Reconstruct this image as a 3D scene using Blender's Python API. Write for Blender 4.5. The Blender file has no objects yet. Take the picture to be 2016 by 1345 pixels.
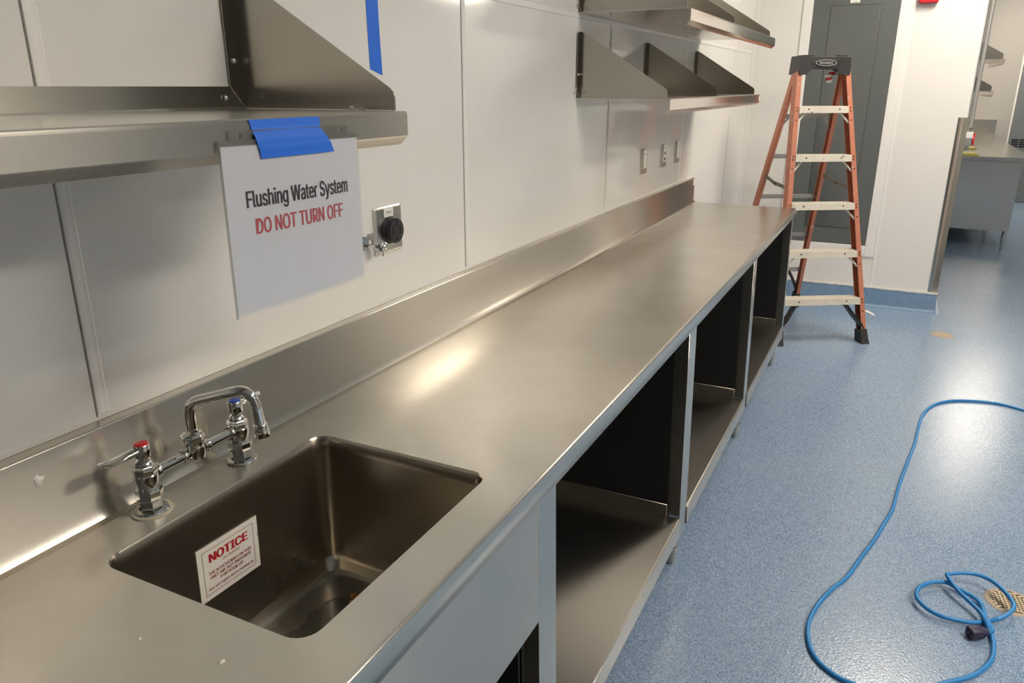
import bpy, bmesh, math, random
from mathutils import Vector, Matrix, Euler
R = math.radians
PI = math.pi
random.seed(7)
S = bpy.context.scene
COL = S.collection

# ------------------------------------------------------------------ camera, world, exposure
CAM_H = 1.645
cam_data = bpy.data.cameras.new('camera')
cam_data.sensor_width = 36.0
cam_data.lens = 1498.0 / 2016.0 * 36.0
cam_data.clip_start = 0.02
cam = bpy.data.objects.new('camera', cam_data)
COL.objects.link(cam)
YAW, PITCH = math.atan(784 / 1579.6), math.atan(501 / 1498.0)
fw = Vector((math.cos(YAW) * math.cos(PITCH), math.sin(YAW) * math.cos(PITCH), -math.sin(PITCH)))
cam.location = (0, 0, CAM_H)
cam.rotation_euler = fw.to_track_quat('-Z', 'Y').to_euler()
S.camera = cam

wd = bpy.data.worlds.new('world')
S.world = wd
wd.use_nodes = True
wd.node_tree.nodes['Background'].inputs[0].default_value = (1.0, 0.93, 0.84, 1)
wd.node_tree.nodes['Background'].inputs[1].default_value = 0.05
S.view_settings.view_transform = 'Standard'
S.view_settings.look = 'None'
S.view_settings.gamma = 1.0
S.view_settings.use_curve_mapping = False
S.view_settings.exposure = 0.0
S.cycles.max_bounces = 10
S.cycles.diffuse_bounces = 5
S.cycles.glossy_bounces = 6
S.cycles.sample_clamp_indirect = 4.0
S.cycles.caustics_reflective = True
S.cycles.blur_glossy = 0.3

LIGHT_COL = (1.0, 0.885, 0.74)
LIGHT_STRENGTH = 36.0
LIGHTS = [(5.3, -0.48), (2.2, -1.9), (13.0, -5.2), (12.2, -1.45), (0.7, -2.9), (2.2, -5.0)]  # last two are fill, added to brighten the left wall under the shelf
CEIL = 3.2

# ------------------------------------------------------------------ materials
def nodes(name):
    m = bpy.data.materials.new(name)
    m.use_nodes = True
    nt = m.node_tree
    return m, nt, nt.nodes['Principled BSDF']

def N(nt, kind, **kw):
    n = nt.nodes.new(kind)
    for k, v in kw.items():
        if k.startswith('i_'):
            key = k[2:]
            key = int(key) if key.isdigit() else key.replace('_', ' ')
            n.inputs[key].default_value = v
        else:
            setattr(n, k, v)
    return n

def plain(name, col, rough=0.5, metal=0.0, noise=0.0, nscale=30, bump=0.0, bscale=200, spec=None, coat=0.0):
    m, nt, p = nodes(name)
    p.inputs['Base Color'].default_value = (*col, 1)
    p.inputs['Roughness'].default_value = rough
    p.inputs['Metallic'].default_value = metal
    if spec is not None: p.inputs['Specular IOR Level'].default_value = spec
    if coat: p.inputs['Coat Weight'].default_value = coat
    tc = N(nt, 'ShaderNodeTexCoord')
    if noise:
        nz = N(nt, 'ShaderNodeTexNoise', i_Scale=nscale, i_Detail=4)
        nt.links.new(tc.outputs['Object'], nz.inputs['Vector'])
        mx = N(nt, 'ShaderNodeMix', data_type='RGBA')
        mx.inputs[6].default_value = tuple(c * (1 - noise) for c in col) + (1,)
        mx.inputs[7].default_value = tuple(min(1, c * (1 + noise)) for c in col) + (1,)
        nt.links.new(nz.outputs['Fac'], mx.inputs[0])
        nt.links.new(mx.outputs[2], p.inputs['Base Color'])
    if bump:
        nb = N(nt, 'ShaderNodeTexNoise', i_Scale=bscale, i_Detail=3)
        nt.links.new(tc.outputs['Object'], nb.inputs['Vector'])
        b = N(nt, 'ShaderNodeBump', i_Strength=bump, i_Distance=0.002)
        nt.links.new(nb.outputs['Fac'], b.inputs['Height'])
        nt.links.new(b.outputs['Normal'], p.inputs['Normal'])
    return m

def steel(name, col, rough, axis=0, streak=0.02, bump=0.003, smudge=0.05, aniso=0.93, wave=0.0, wide=0.0, tint=0.0):
    """brushed stainless: fine streaks along one axis, cloudy smudges in the gloss"""
    m, nt, p = nodes(name)
    p.inputs['Metallic'].default_value = 1
    if axis == 0:        # brushed along X: highlights spread across the grain
        p.inputs['Anisotropic'].default_value = aniso
        tv = N(nt, 'ShaderNodeCombineXYZ', i_X=0.0, i_Y=0.7, i_Z=0.714)
        nt.links.new(tv.outputs[0], p.inputs['Tangent'])
    tc = N(nt, 'ShaderNodeTexCoord')
    mp = N(nt, 'ShaderNodeMapping')
    sc = [900, 900, 900]
    sc[axis] = 12
    mp.inputs['Scale'].default_value = sc
    nt.links.new(tc.outputs['Object'], mp.inputs['Vector'])
    st = N(nt, 'ShaderNodeTexNoise', i_Scale=1.0, i_Detail=3)
    nt.links.new(mp.outputs['Vector'], st.inputs['Vector'])
    sm = N(nt, 'ShaderNodeTexNoise', i_Scale=5.0, i_Detail=6, i_Roughness=0.62)
    nt.links.new(tc.outputs['Object'], sm.inputs['Vector'])
    r1 = N(nt, 'ShaderNodeMapRange', i_1=0.3, i_2=0.7, i_3=rough - streak / 2, i_4=rough + streak / 2)
    nt.links.new(st.outputs['Fac'], r1.inputs[0])
    r2 = N(nt, 'ShaderNodeMapRange', i_1=0.15, i_2=0.9, i_3=-0.5 * smudge, i_4=0.6 * smudge)
    nt.links.new(sm.outputs['Fac'], r2.inputs[0])
    ad = N(nt, 'ShaderNodeMath', operation='ADD')
    nt.links.new(r1.outputs[0], ad.inputs[0]); nt.links.new(r2.outputs[0], ad.inputs[1])
    nt.links.new(ad.outputs[0], p.inputs['Roughness'])
    mx = N(nt, 'ShaderNodeMix', data_type='RGBA')
    mx.inputs[6].default_value = tuple(c * 0.995 for c in col) + (1,)
    mx.inputs[7].default_value = tuple(min(1, c * 1.005) for c in col) + (1,)
    nt.links.new((sm if tint else st).outputs['Fac'], mx.inputs[0])
    if tint:
        mx.inputs[6].default_value = tuple(c * (1 - 2 * tint) for c in col) + (1,)
        mx.inputs[7].default_value = tuple(min(1, c * (1 + 2 * tint)) for c in col) + (1,)
    nt.links.new(mx.outputs[2], p.inputs['Base Color'])
    b = N(nt, 'ShaderNodeBump', i_Strength=bump, i_Distance=0.0004)
    nt.links.new(st.outputs['Fac'], b.inputs['Height'])
    last = b
    if wave:
        wv = N(nt, 'ShaderNodeTexNoise', i_Scale=2.2, i_Detail=1)
        nt.links.new(tc.outputs['Object'], wv.inputs['Vector'])
        b2 = N(nt, 'ShaderNodeBump', i_Strength=wave, i_Distance=0.02)
        nt.links.new(wv.outputs['Fac'], b2.inputs['Height'])
        nt.links.new(b.outputs['Normal'], b2.inputs['Normal'])
        last = b2
    nt.links.new(last.outputs['Normal'], p.inputs['Normal'])
    if wide:             # part of the light is spread far across the brushing
        q = N(nt, 'ShaderNodeBsdfPrincipled')
        q.inputs['Metallic'].default_value = 1
        q.inputs['Roughness'].default_value = 0.46
        q.inputs['Anisotropic'].default_value = 0.97
        nt.links.new(tv.outputs[0], q.inputs['Tangent'])
        nt.links.new(mx.outputs[2], q.inputs['Base Color'])
        ms = N(nt, 'ShaderNodeMixShader')
        ms.inputs[0].default_value = wide
        nt.links.new(p.outputs[0], ms.inputs[1]); nt.links.new(q.outputs[0], ms.inputs[2])
        nt.links.new(ms.outputs[0], nt.nodes['Material Output'].inputs['Surface'])
    return m

def floor_material(name, dark, mid, light, rough=0.3, bump=0.35):
    m, nt, p = nodes(name)
    tc = N(nt, 'ShaderNodeTexCoord')
    v = N(nt, 'ShaderNodeTexVoronoi', i_Scale=420.0)
    nt.links.new(tc.outputs['Object'], v.inputs['Vector'])
    cr = N(nt, 'ShaderNodeValToRGB')
    e = cr.color_ramp.elements
    e[0].position = 0.0; e[0].color = (*dark, 1)
    e[1].position = 0.85; e[1].color = (*light, 1)
    k = e.new(0.35); k.color = (*mid, 1)
    sx = N(nt, 'ShaderNodeSeparateColor')
    nt.links.new(v.outputs['Color'], sx.inputs[0])
    nt.links.new(sx.outputs[0], cr.inputs[0])
    cl = N(nt, 'ShaderNodeTexNoise', i_Scale=1.6, i_Detail=5)
    nt.links.new(tc.outputs['Object'], cl.inputs['Vector'])
    mr = N(nt, 'ShaderNodeMapRange', i_1=0.3, i_2=0.75, i_3=0.0, i_4=0.22)
    nt.links.new(cl.outputs['Fac'], mr.inputs[0])
    mx = N(nt, 'ShaderNodeMix', data_type='RGBA')
    mx.inputs[7].default_value = tuple(0.55 * a + 0.2 for a in light) + (1,)
    nt.links.new(mr.outputs[0], mx.inputs[0])
    nt.links.new(cr.outputs[0], mx.inputs[6])
    nt.links.new(mx.outputs[2], p.inputs['Base Color'])
    p.inputs['Roughness'].default_value = rough
    nb = N(nt, 'ShaderNodeTexNoise', i_Scale=120.0, i_Detail=2)
    nt.links.new(tc.outputs['Object'], nb.inputs['Vector'])
    b = N(nt, 'ShaderNodeBump', i_Strength=bump, i_Distance=0.003)
    nt.links.new(nb.outputs['Fac'], b.inputs['Height'])
    nt.links.new(b.outputs['Normal'], p.inputs['Normal'])
    return m

def worn(name, base, under, amount, rough=0.5, metal=0.0, scale=40):
    """paint with chips and scuffs of another colour"""
    m, nt, p = nodes(name)
    tc = N(nt, 'ShaderNodeTexCoord')
    nz = N(nt, 'ShaderNodeTexNoise', i_Scale=scale, i_Detail=8, i_Roughness=0.65)
    nt.links.new(tc.outputs['Object'], nz.inputs['Vector'])
    cr = N(nt, 'ShaderNodeValToRGB')
    cr.color_ramp.elements[0].position = 1 - amount
    cr.color_ramp.elements[0].color = (0, 0, 0, 1)
    cr.color_ramp.elements[1].position = 1 - amount + 0.05
    cr.color_ramp.elements[1].color = (1, 1, 1, 1)
    nt.links.new(nz.outputs['Fac'], cr.inputs[0])
    n2 = N(nt, 'ShaderNodeTexNoise', i_Scale=12, i_Detail=4)
    nt.links.new(tc.outputs['Object'], n2.inputs['Vector'])
    m0 = N(nt, 'ShaderNodeMix', data_type='RGBA')
    m0.inputs[6].default_value = tuple(c * 0.86 for c in base) + (1,)
    m0.inputs[7].default_value = tuple(min(1, c * 1.12) for c in base) + (1,)
    nt.links.new(n2.outputs['Fac'], m0.inputs[0])
    mx = N(nt, 'ShaderNodeMix', data_type='RGBA')
    mx.inputs[7].default_value = (*under, 1)
    nt.links.new(m0.outputs[2], mx.inputs[6])
    nt.links.new(cr.outputs[0], mx.inputs[0])
    nt.links.new(mx.outputs[2], p.inputs['Base Color'])
    p.inputs['Roughness'].default_value = rough
    p.inputs['Metallic'].default_value = metal
    return m

def clear_film(name, tint=(1, 1, 1), gloss=0.035, rough=0.12):
    m, nt, p = nodes(name)
    out = nt.nodes['Material Output']
    tr = N(nt, 'ShaderNodeBsdfTransparent'); tr.inputs[0].default_value = (*tint, 1)
    gl = N(nt, 'ShaderNodeBsdfGlossy'); gl.inputs['Roughness'].default_value = rough
    mx = N(nt, 'ShaderNodeMixShader')
    fr = N(nt, 'ShaderNodeLayerWeight', i_Blend=0.12)
    ad = N(nt, 'ShaderNodeMath', operation='MULTIPLY_ADD', i_1=0.35, i_2=gloss)
    tc = N(nt, 'ShaderNodeTexCoord')
    nb = N(nt, 'ShaderNodeTexNoise', i_Scale=14.0, i_Detail=2)
    nt.links.new(tc.outputs['Object'], nb.inputs['Vector'])
    b = N(nt, 'ShaderNodeBump', i_Strength=0.25, i_Distance=0.004)
    nt.links.new(nb.outputs['Fac'], b.inputs['Height'])
    nt.links.new(b.outputs['Normal'], gl.inputs['Normal'])
    nt.links.new(fr.outputs['Facing'], ad.inputs[0])
    nt.links.new(ad.outputs[0], mx.inputs[0])
    nt.links.new(tr.outputs[0], mx.inputs[1]); nt.links.new(gl.outputs[0], mx.inputs[2])
    nt.links.new(mx.outputs[0], out.inputs['Surface'])
    return m

def emit(name, col, strength):
    m, nt, p = nodes(name)
    p.inputs['Base Color'].default_value = (0.8, 0.8, 0.8, 1)
    p.inputs['Emission Color'].default_value = (*col, 1)
    p.inputs['Emission Strength'].default_value = strength
    return m

M = {}
M['frp'] = plain('white_wall_panel', (0.80, 0.79, 0.765), 0.09, spec=0.65, bump=0.02, bscale=18, noise=0.02, nscale=3)
M['moulding'] = plain('white_vinyl_moulding', (0.83, 0.82, 0.80), 0.3)
M['seam'] = plain('grey_seam_sealant', (0.25, 0.23, 0.20), 0.6)
M['paint'] = plain('white_wall_paint', (0.72, 0.69, 0.64), 0.45, noise=0.02, nscale=4)
M['farwall'] = plain('far_wall_paint', (0.40, 0.385, 0.36), 0.5, noise=0.02, nscale=4)
M['rearwall'] = plain('grey_rear_wall_paint', (0.22, 0.21, 0.20), 0.5, noise=0.03, nscale=4)
M['ceiling'] = plain('ceiling_tile', (0.74, 0.72, 0.68), 0.8, noise=0.04, nscale=60)
M['lightframe'] = plain('white_light_frame', (0.8, 0.8, 0.8), 0.4)
M['light'] = emit('lit_diffuser', LIGHT_COL, LIGHT_STRENGTH)
M['floor'] = floor_material('blue_speckled_resin_floor', (0.065, 0.125, 0.24), (0.15, 0.25, 0.395), (0.34, 0.445, 0.575), rough=0.2, bump=0.25)
M['cove_base'] = floor_material('blue_cove_base', (0.06, 0.13, 0.25), (0.12, 0.22, 0.37), (0.22, 0.34, 0.50), rough=0.4, bump=0.25)
STEEL = (0.68, 0.645, 0.58)
M['steel_top'] = steel('brushed_steel_worktop', STEEL, 0.19, axis=0, streak=0.0, smudge=0.10, wave=0.012, bump=0.0, aniso=0.65, wide=0.4, tint=0.07)
M['steel_apron'] = steel('brushed_steel_apron', STEEL, 0.26, axis=2, streak=0.01, smudge=0.03)
M['steel_front'] = steel('brushed_steel_front', STEEL, 0.20, axis=0, streak=0.015, smudge=0.02, aniso=0.8, wide=0.25)
M['steel_vert'] = steel('brushed_steel_upright', STEEL, 0.22, axis=2, streak=0.015, smudge=0.02)
M['steel_dark'] = steel('dull_cabinet_steel', (0.55, 0.52, 0.47), 0.22, axis=0, streak=0.015, smudge=0.02, aniso=0.7, wide=0.4)
M['panel_shade'] = plain('bay_shade_cabinet_panel', (0.018, 0.018, 0.017), 0.32, noise=0.1)  # shade of the deep bays put into the panel colour
M['steel_shelf'] = steel('brushed_steel_shelf', STEEL, 0.22, axis=0, streak=0.015, smudge=0.02, aniso=0.8, wide=0.2)
M['steel_lip'] = steel('polished_steel_lip', (0.68, 0.64, 0.58), 0.13, axis=0, streak=0.01, smudge=0.02, aniso=0.5)
M['steel_cove'] = steel('polished_cove_bend', (0.72, 0.68, 0.61), 0.10, axis=0, streak=0.01, smudge=0.0, aniso=0.0)
M['steel_bracket'] = steel('brushed_steel_bracket', (0.47, 0.44, 0.39), 0.22, axis=2, streak=0.01, smudge=0.02)
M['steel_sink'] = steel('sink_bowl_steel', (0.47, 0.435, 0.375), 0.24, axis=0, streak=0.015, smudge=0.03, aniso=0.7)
M['steel_plate'] = steel('steel_cover_plate', (0.63, 0.60, 0.55), 0.25, axis=2)
M['chrome'] = plain('chrome', (0.78, 0.77, 0.75), 0.06, metal=1.0)
M['rubber'] = plain('black_rubber', (0.02, 0.02, 0.02), 0.55, noise=0.2, bump=0.1)
M['black'] = plain('black_plastic', (0.022, 0.022, 0.024), 0.4, noise=0.15, bump=0.05)
M['slot'] = plain('dark_hole', (0.008, 0.008, 0.008), 0.7)
M['red'] = plain('red_plastic', (0.62, 0.02, 0.03), 0.35)
M['blue'] = plain('blue_plastic', (0.02, 0.06, 0.42), 0.35)
M['tape'] = plain('blue_painters_tape', (0.012, 0.155, 0.74), 0.6, noise=0.06, nscale=25, bump=0.15, bscale=90)
M['paper'] = plain('white_paper', (0.66, 0.675, 0.72), 0.7, noise=0.015, nscale=8)
M['film'] = clear_film('clear_plastic_sleeve')
M['edge_film'] = clear_film('milky_plastic_edge', (0.80, 0.79, 0.76), 0.20, 0.35)
M['ink_black'] = plain('black_ink', (0.025, 0.022, 0.025), 0.6)
M['ink_red'] = plain('faded_red_ink', (0.50, 0.085, 0.10), 0.6)
M['notice_red'] = plain('red_print', (0.42, 0.012, 0.02), 0.6)
M['maroon'] = plain('maroon_print', (0.24, 0.02, 0.03), 0.6)
M['sticker'] = worn('scuffed_white_sticker', (0.80, 0.78, 0.74), (0.38, 0.36, 0.33), 0.36, 0.5, scale=22)
M['white_plastic'] = plain('white_plastic', (0.80, 0.79, 0.76), 0.35)
M['label'] = plain('white_label', (0.82, 0.81, 0.78), 0.5)
M['grey_ink'] = plain('grey_print', (0.35, 0.34, 0.33), 0.6)
M['panel_grey'] = plain('grey_panel_paint', (0.115, 0.128, 0.128), 0.38, noise=0.08, nscale=6)
M['door_grey'] = plain('grey_door_paint', (0.16, 0.18, 0.19), 0.42, noise=0.06, nscale=5)
M['orange'] = worn('scuffed_orange_fibreglass', (0.50, 0.18, 0.105), (0.62, 0.50, 0.42), 0.38, 0.45, scale=26)
M['step'] = worn('worn_aluminium_step', (0.60, 0.57, 0.49), (0.14, 0.12, 0.10), 0.37, 0.42, scale=34)
M['alu'] = plain('grey_aluminium', (0.42, 0.41, 0.39), 0.4, metal=0.7, noise=0.1)
M['olive'] = plain('grimy_spreader_metal', (0.20, 0.185, 0.14), 0.45, metal=0.6, noise=0.3, nscale=60)
M['rivet'] = plain('dark_rivet', (0.07, 0.035, 0.025), 0.5, metal=0.5)
M['cap'] = worn('scuffed_black_plastic', (0.02, 0.02, 0.021), (0.14, 0.13, 0.13), 0.2, 0.42, scale=50)
M['emblem'] = plain('worn_raised_lettering', (0.30, 0.29, 0.28), 0.45)
M['cord'] = plain('blue_cord_jacket', (0.022, 0.225, 0.56), 0.38, noise=0.08, nscale=40)
M['plug'] = plain('dark_purple_plug', (0.035, 0.03, 0.075), 0.45, noise=0.15)
M['brass'] = plain('tarnished_drain_metal', (0.50, 0.42, 0.30), 0.45, metal=0.5, noise=0.2, nscale=50)
M['rust_ring'] = plain('tan_drain_collar', (0.40, 0.33, 0.25), 0.6, noise=0.2, nscale=70)
M['crumb'] = plain('orange_crumb', (0.45, 0.19, 0.04), 0.6, noise=0.3)
M['scrap'] = plain('white_scrap', (0.82, 0.80, 0.76), 0.6)
M['sealant'] = plain('white_sealant', (0.78, 0.76, 0.71), 0.5, noise=0.05)
M['putty'] = plain('plumbers_putty', (0.50, 0.46, 0.36), 0.6)
M['yellow'] = plain('yellow_tag', (0.72, 0.68, 0.16), 0.5)
M['pipe'] = plain('galvanised_pipe', (0.50, 0.49, 0.47), 0.4, metal=0.6, noise=0.06)
m_, nt_, p_ = nodes('water')
p_.inputs['Roughness'].default_value = 0.02; p_.inputs['IOR'].default_value = 1.33
p_.inputs['Transmission Weight'].default_value = 1.0
M['water'] = m_

# ------------------------------------------------------------------ mesh helpers
class MB:
    """collects shapes into one bmesh"""
    def __init__(self): self.bm = bmesh.new()
    def poly(self, pts):
        return self.bm.faces.new([self.bm.verts.new(p) for p in pts])
    def box(self, x0, x1, y0, y1, z0, z1, bevel=0.0, seg=1):
        a = bmesh.ops.create_cube(self.bm, size=1.0)
        vs = a['verts']
        for v in vs:
            v.co = Vector(((x0 + x1) / 2 + v.co.x * (x1 - x0), (y0 + y1) / 2 + v.co.y * (y1 - y0), (z0 + z1) / 2 + v.co.z * (z1 - z0)))
        if bevel:
            es = list({e for v in vs for e in v.link_edges})
            bmesh.ops.bevel(self.bm, geom=es, offset=bevel, segments=seg, profile=0.5, affect='EDGES')
        return self
    def loft(self, loops, close=True, caps=True):
        rows = [[self.bm.verts.new(p) for p in lp] for lp in loops]
        n = len(rows[0])
        for a, b in zip(rows, rows[1:]):
            for i in range(n if close else n - 1):
                j = (i + 1) % n
                self.bm.faces.new((a[i], a[j], b[j], b[i]))
        if caps and close:
            self.bm.faces.new(list(reversed(rows[0])))
            self.bm.faces.new(rows[-1])
        return self
    def prism(self, pts, d):
        """extrude a planar polygon by vector d"""
        d = Vector(d)
        return self.loft([[Vector(p) for p in pts], [Vector(p) + d for p in pts]])
    def profile_x(self, yz, x0, x1, close=False):
        self.loft([[(x0, y, z) for y, z in yz], [(x1, y, z) for y, z in yz]], close=close, caps=close)
        return self
    def lathe(self, rz, c=(0, 0, 0), seg=24, mat=None, caps=True, square=None):
        loops = []
        for r, z in rz:
            lp = []
            for k in range(seg):
                a = 2 * PI * k / seg
                v = Vector((r * math.cos(a), r * math.sin(a), z))
                if mat: v = mat @ v
                lp.append(v + Vector(c))
            loops.append(lp)
        return self.loft(loops, caps=caps)
    def cyl(self, p, q, r, seg=16, r2=None):
        p, q = Vector(p), Vector(q)
        m = (q - p).to_track_quat('Z', 'Y').to_matrix()
        return self.lathe([(r, 0), (r if r2 is None else r2, (q - p).length)], p, seg, m)
    def tube(self, pts, r, seg=10, caps=True):
        pts = [Vector(p) for p in pts]
        rs = r if isinstance(r, (list, tuple)) else [r] * len(pts)
        loops = []
        t0 = (pts[1] - pts[0]).normalized()
        up = Vector((0, 0, 1)) if abs(t0.z) < 0.9 else Vector((1, 0, 0))
        n = (up - t0 * up.dot(t0)).normalized()
        for i, p in enumerate(pts):
            a = pts[max(i - 1, 0)]; b = pts[min(i + 1, len(pts) - 1)]
            t = (b - a).normalized()
            n = (n - t * n.dot(t)).normalized()
            bn = t.cross(n)
            loops.append([p + (n * math.cos(2 * PI * k / seg) + bn * math.sin(2 * PI * k / seg)) * rs[i] for k in range(seg)])
        return self.loft(loops, caps=caps)
    def sphere(self, c, r, seg=12, rings=8, sz=1.0):
        a = bmesh.ops.create_uvsphere(self.bm, u_segments=seg, v_segments=rings, radius=r)
        for v in a['verts']:
            v.co = Vector((v.co.x, v.co.y, v.co.z * sz)) + Vector(c)
        return self
    def xform(self, m):
        for v in self.bm.verts: v.co = m @ v.co
        return self
    def build(self, name, mat, parent=None, loc=None, angle=38, keep=False):
        bm = self.bm
        bmesh.ops.remove_doubles(bm, verts=bm.verts, dist=1e-6)
        bmesh.ops.recalc_face_normals(bm, faces=bm.faces)
        for f in bm.faces: f.smooth = True
        for e in bm.edges:
            if len(e.link_faces) == 2:
                e.smooth = e.calc_face_angle(0) < R(angle)
        me = bpy.data.meshes.new(name)
        bm.to_mesh(me); bm.free()
        me.materials.append(M[mat] if isinstance(mat, str) else mat)
        o = bpy.data.objects.new(name, me)
        COL.objects.link(o)
        if parent is not None: o.parent = parent
        if loc is not None: o.location = loc
        return o

def empty(name, loc=(0, 0, 0), rz=0.0):
    o = bpy.data.objects.new(name, None)
    o.empty_display_size = 0.1
    COL.objects.link(o)
    o.location = loc
    o.rotation_euler = (0, 0, rz)
    return o

def tag(o, label, cat, group=None):
    o['label'] = label; o['category'] = cat
    if group: o['group'] = group
    return o

def struct(o):
    o['kind'] = 'structure'
    return o

def thing(name, label, cat, loc=(0, 0, 0), rz=0.0, group=None):
    return tag(empty(name, loc, rz), label, cat, group)

def copy_tree(o, parent=None):
    c = o.copy()
    COL.objects.link(c)
    if parent is not None: c.parent = parent
    for ch in [x for x in bpy.data.objects if x.parent == o]:
        copy_tree(ch, c)
    return c

def catmull(pts, n=6):
    P = [Vector(p) for p in pts]
    P = [P[0] * 2 - P[1]] + P + [P[-1] * 2 - P[-2]]
    out = []
    for i in range(1, len(P) - 2):
        for k in range(n):
            t = k / n
            a, b, c, d = P[i - 1], P[i], P[i + 1], P[i + 2]
            out.append(0.5 * ((2 * b) + (c - a) * t + (2 * a - 5 * b + 4 * c - d) * t * t + (3 * b - a - 3 * c + d) * t ** 3))
    out.append(P[-2])
    return out

def rrect(x0, x1, y0, y1, r, n=5):
    out = []
    for cx, cy, a0 in ((x1 - r, y1 - r, 0), (x0 + r, y1 - r, 90), (x0 + r, y0 + r, 180), (x1 - r, y0 + r, 270)):
        for k in range(n + 1):
            a = R(a0 + 90 * k / n)
            out.append((cx + r * math.cos(a), cy + r * math.sin(a)))
    return out

FONT = None
try:      # the sans serif that comes with Blender itself; the built-in face is used when it is missing
    FONT = bpy.data.fonts.load(bpy.utils.resource_path('LOCAL') + '/datafiles/fonts/Inter.woff2')
except Exception:
    FONT = None

def lettering(name, text, mat, parent, mtx, width=None, height=None, bold=0.0, thick=0.0003, align='CENTER'):
    """flat raised letters; mtx maps text x -> right, y -> up, z -> out of the surface"""
    cu = bpy.data.curves.new(name, 'FONT')
    cu.body = text
    if FONT: cu.font = FONT
    cu.size = 1.0; cu.align_x = align; cu.align_y = 'CENTER'
    cu.resolution_u = 3
    tmp = bpy.data.objects.new(name + '_tmp', cu)
    COL.objects.link(tmp)
    bpy.context.view_layer.update()
    me = bpy.data.meshes.new_from_object(tmp)
    bpy.data.objects.remove(tmp)
    bm = bmesh.new()
    for k in range(4 if bold else 1):      # bold: overprint the same letters slightly shifted
        n0 = len(bm.verts)
        bm.from_mesh(me)
        bm.verts.ensure_lookup_table()
        for v in bm.verts[n0:]:
            v.co.x += bold * (k - 1.5); v.co.y += bold * 0.3 * (1 if k in (1, 2) else -1); v.co.z = 0.00003 * k
    xs = [v.co.x for v in bm.verts]; ys = [v.co.y for v in bm.verts]
    w, h = max(xs) - min(xs), max(ys) - min(ys)
    cx, cy = (max(xs) + min(xs)) / 2, (max(ys) + min(ys)) / 2
    sx = width / w if width else None
    sy = height / h if height else sx
    if sx is None: sx = sy
    for v in bm.verts:
        v.co = Vector(((v.co.x - cx) * sx, (v.co.y - cy) * sy, thick + v.co.z))
    for v in bm.verts: v.co = mtx @ v.co
    me2 = bpy.data.meshes.new(name)
    bm.to_mesh(me2); bm.free()
    me2.materials.append(M[mat])
    o = bpy.data.objects.new(name, me2)
    COL.objects.link(o)
    if parent is not None: o.parent = parent
    return o

def frame_on(origin, right, up):
    """matrix with x=right, y=up, z=right x up, at origin"""
    r = Vector(right).normalized(); u = Vector(up).normalized(); n = r.cross(u)
    return Matrix(((r.x, u.x, n.x, origin[0]), (r.y, u.y, n.y, origin[1]), (r.z, u.z, n.z, origin[2]), (0, 0, 0, 1)))

YW = 1.137          # face of the left wall
XB = 6.46           # face of the back wall
ZT = 0.964          # worktop height
X0, X1, YR, XF = -4.5, 13.75, -6.4, 13.75

# ------------------------------------------------------------------ the room
b = MB(); b.box(X0, X1, YR, YW + 0.1, -0.1, 0.0)
struct(b.build('floor', 'floor'))
b = MB(); b.box(X0, X1, YR, YW + 0.1, CEIL, CEIL + 0.1)
struct(b.build('ceiling', 'ceiling'))

wl = MB(); wl.box(X0 - 0.1, XB, YW + 0.006, YW + 0.106, 0.0, CEIL)
wall_left = struct(wl.build('wall_left', 'seam'))
seams = [X0, -2.95, -1.72, -0.485, 0.735, 1.972, 3.205, 4.46, 5.80, XB]
HS = 1.896
for i in range(len(seams) - 1):
    a, c = seams[i] + 0.0015, seams[i + 1] - 0.0015
    b = MB(); b.box(a, c, YW, YW + 0.006, 0.0, HS - 0.0015); b.build('wall_panel', 'frp', wall_left)
    b = MB(); b.box(a, c, YW, YW + 0.006, HS + 0.0015, CEIL); b.build('wall_panel', 'frp', wall_left)
    if 0 < i:
        s = seams[i]
        w = 0.024
        b = MB()
        pts = [(s + 0.001, YW), (s + 0.002, YW - 0.0022), (s + w * 0.4, YW - 0.0034), (s + w * 0.5, YW - 0.0022), (s + w * 0.85, YW - 0.003), (s + w, YW)]
        zb = 1.128 if -0.49 < s < 4.78 else 0.0      # they stop on top of the backsplash
        b.loft([[(x, y, zb) for x, y in pts], [(x, y, CEIL) for x, y in pts]])
        b.build('seam_strip', 'moulding', wall_left)
b = MB()
pts = [(YW, HS - 0.010), (YW - 0.003, HS - 0.008), (YW - 0.0035, HS + 0.006), (YW, HS + 0.010)]
b.loft([[(seams[1], y, z) for y, z in pts], [(XB, y, z) for y, z in pts]])
b.build('joint_strip', 'moulding', wall_left)

# back wall block: its face looks at the camera, its right end turns the corner into wall_right
b = MB(); b.box(XB + 0.006, XF, -0.394, YW + 0.106, 0.0, CEIL)
wall_back = struct(b.build('wall_back', 'paint'))
YB = 0.057          # batten that splits the face
b = MB(); b.box(XB, XB + 0.006, YB + 0.002, YW, 0.152, CEIL); b.build('wall_panel', 'frp', wall_back)
b = MB(); b.box(XB, XB + 0.006, -0.40, YB - 0.002, 0.152, CEIL); b.build('wall_panel', 'frp', wall_back)
b = MB(); b.box(XB, XF, -0.40, -0.394, 0.152, CEIL); b.build('wall_panel', 'frp', wall_back)
b = MB(); b.box(XB - 0.003, XB, YB - 0.013, YB + 0.013, 0.152, CEIL, 0.001); b.build('seam_strip', 'moulding', wall_back)
b = MB(); b.box(XB - 0.003, XB, YW - 0.03, YW, 0.152, CEIL, 0.001); b.build('corner_strip', 'moulding', wall_back)
b = MB()
b.box(XB - 0.003, XB + 0.025, -0.403, -0.40, 0.152, CEIL); b.box(XB - 0.003, XB, -0.403, -0.378, 0.152, CEIL)
b.build('corner_strip', 'moulding', wall_back)
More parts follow.
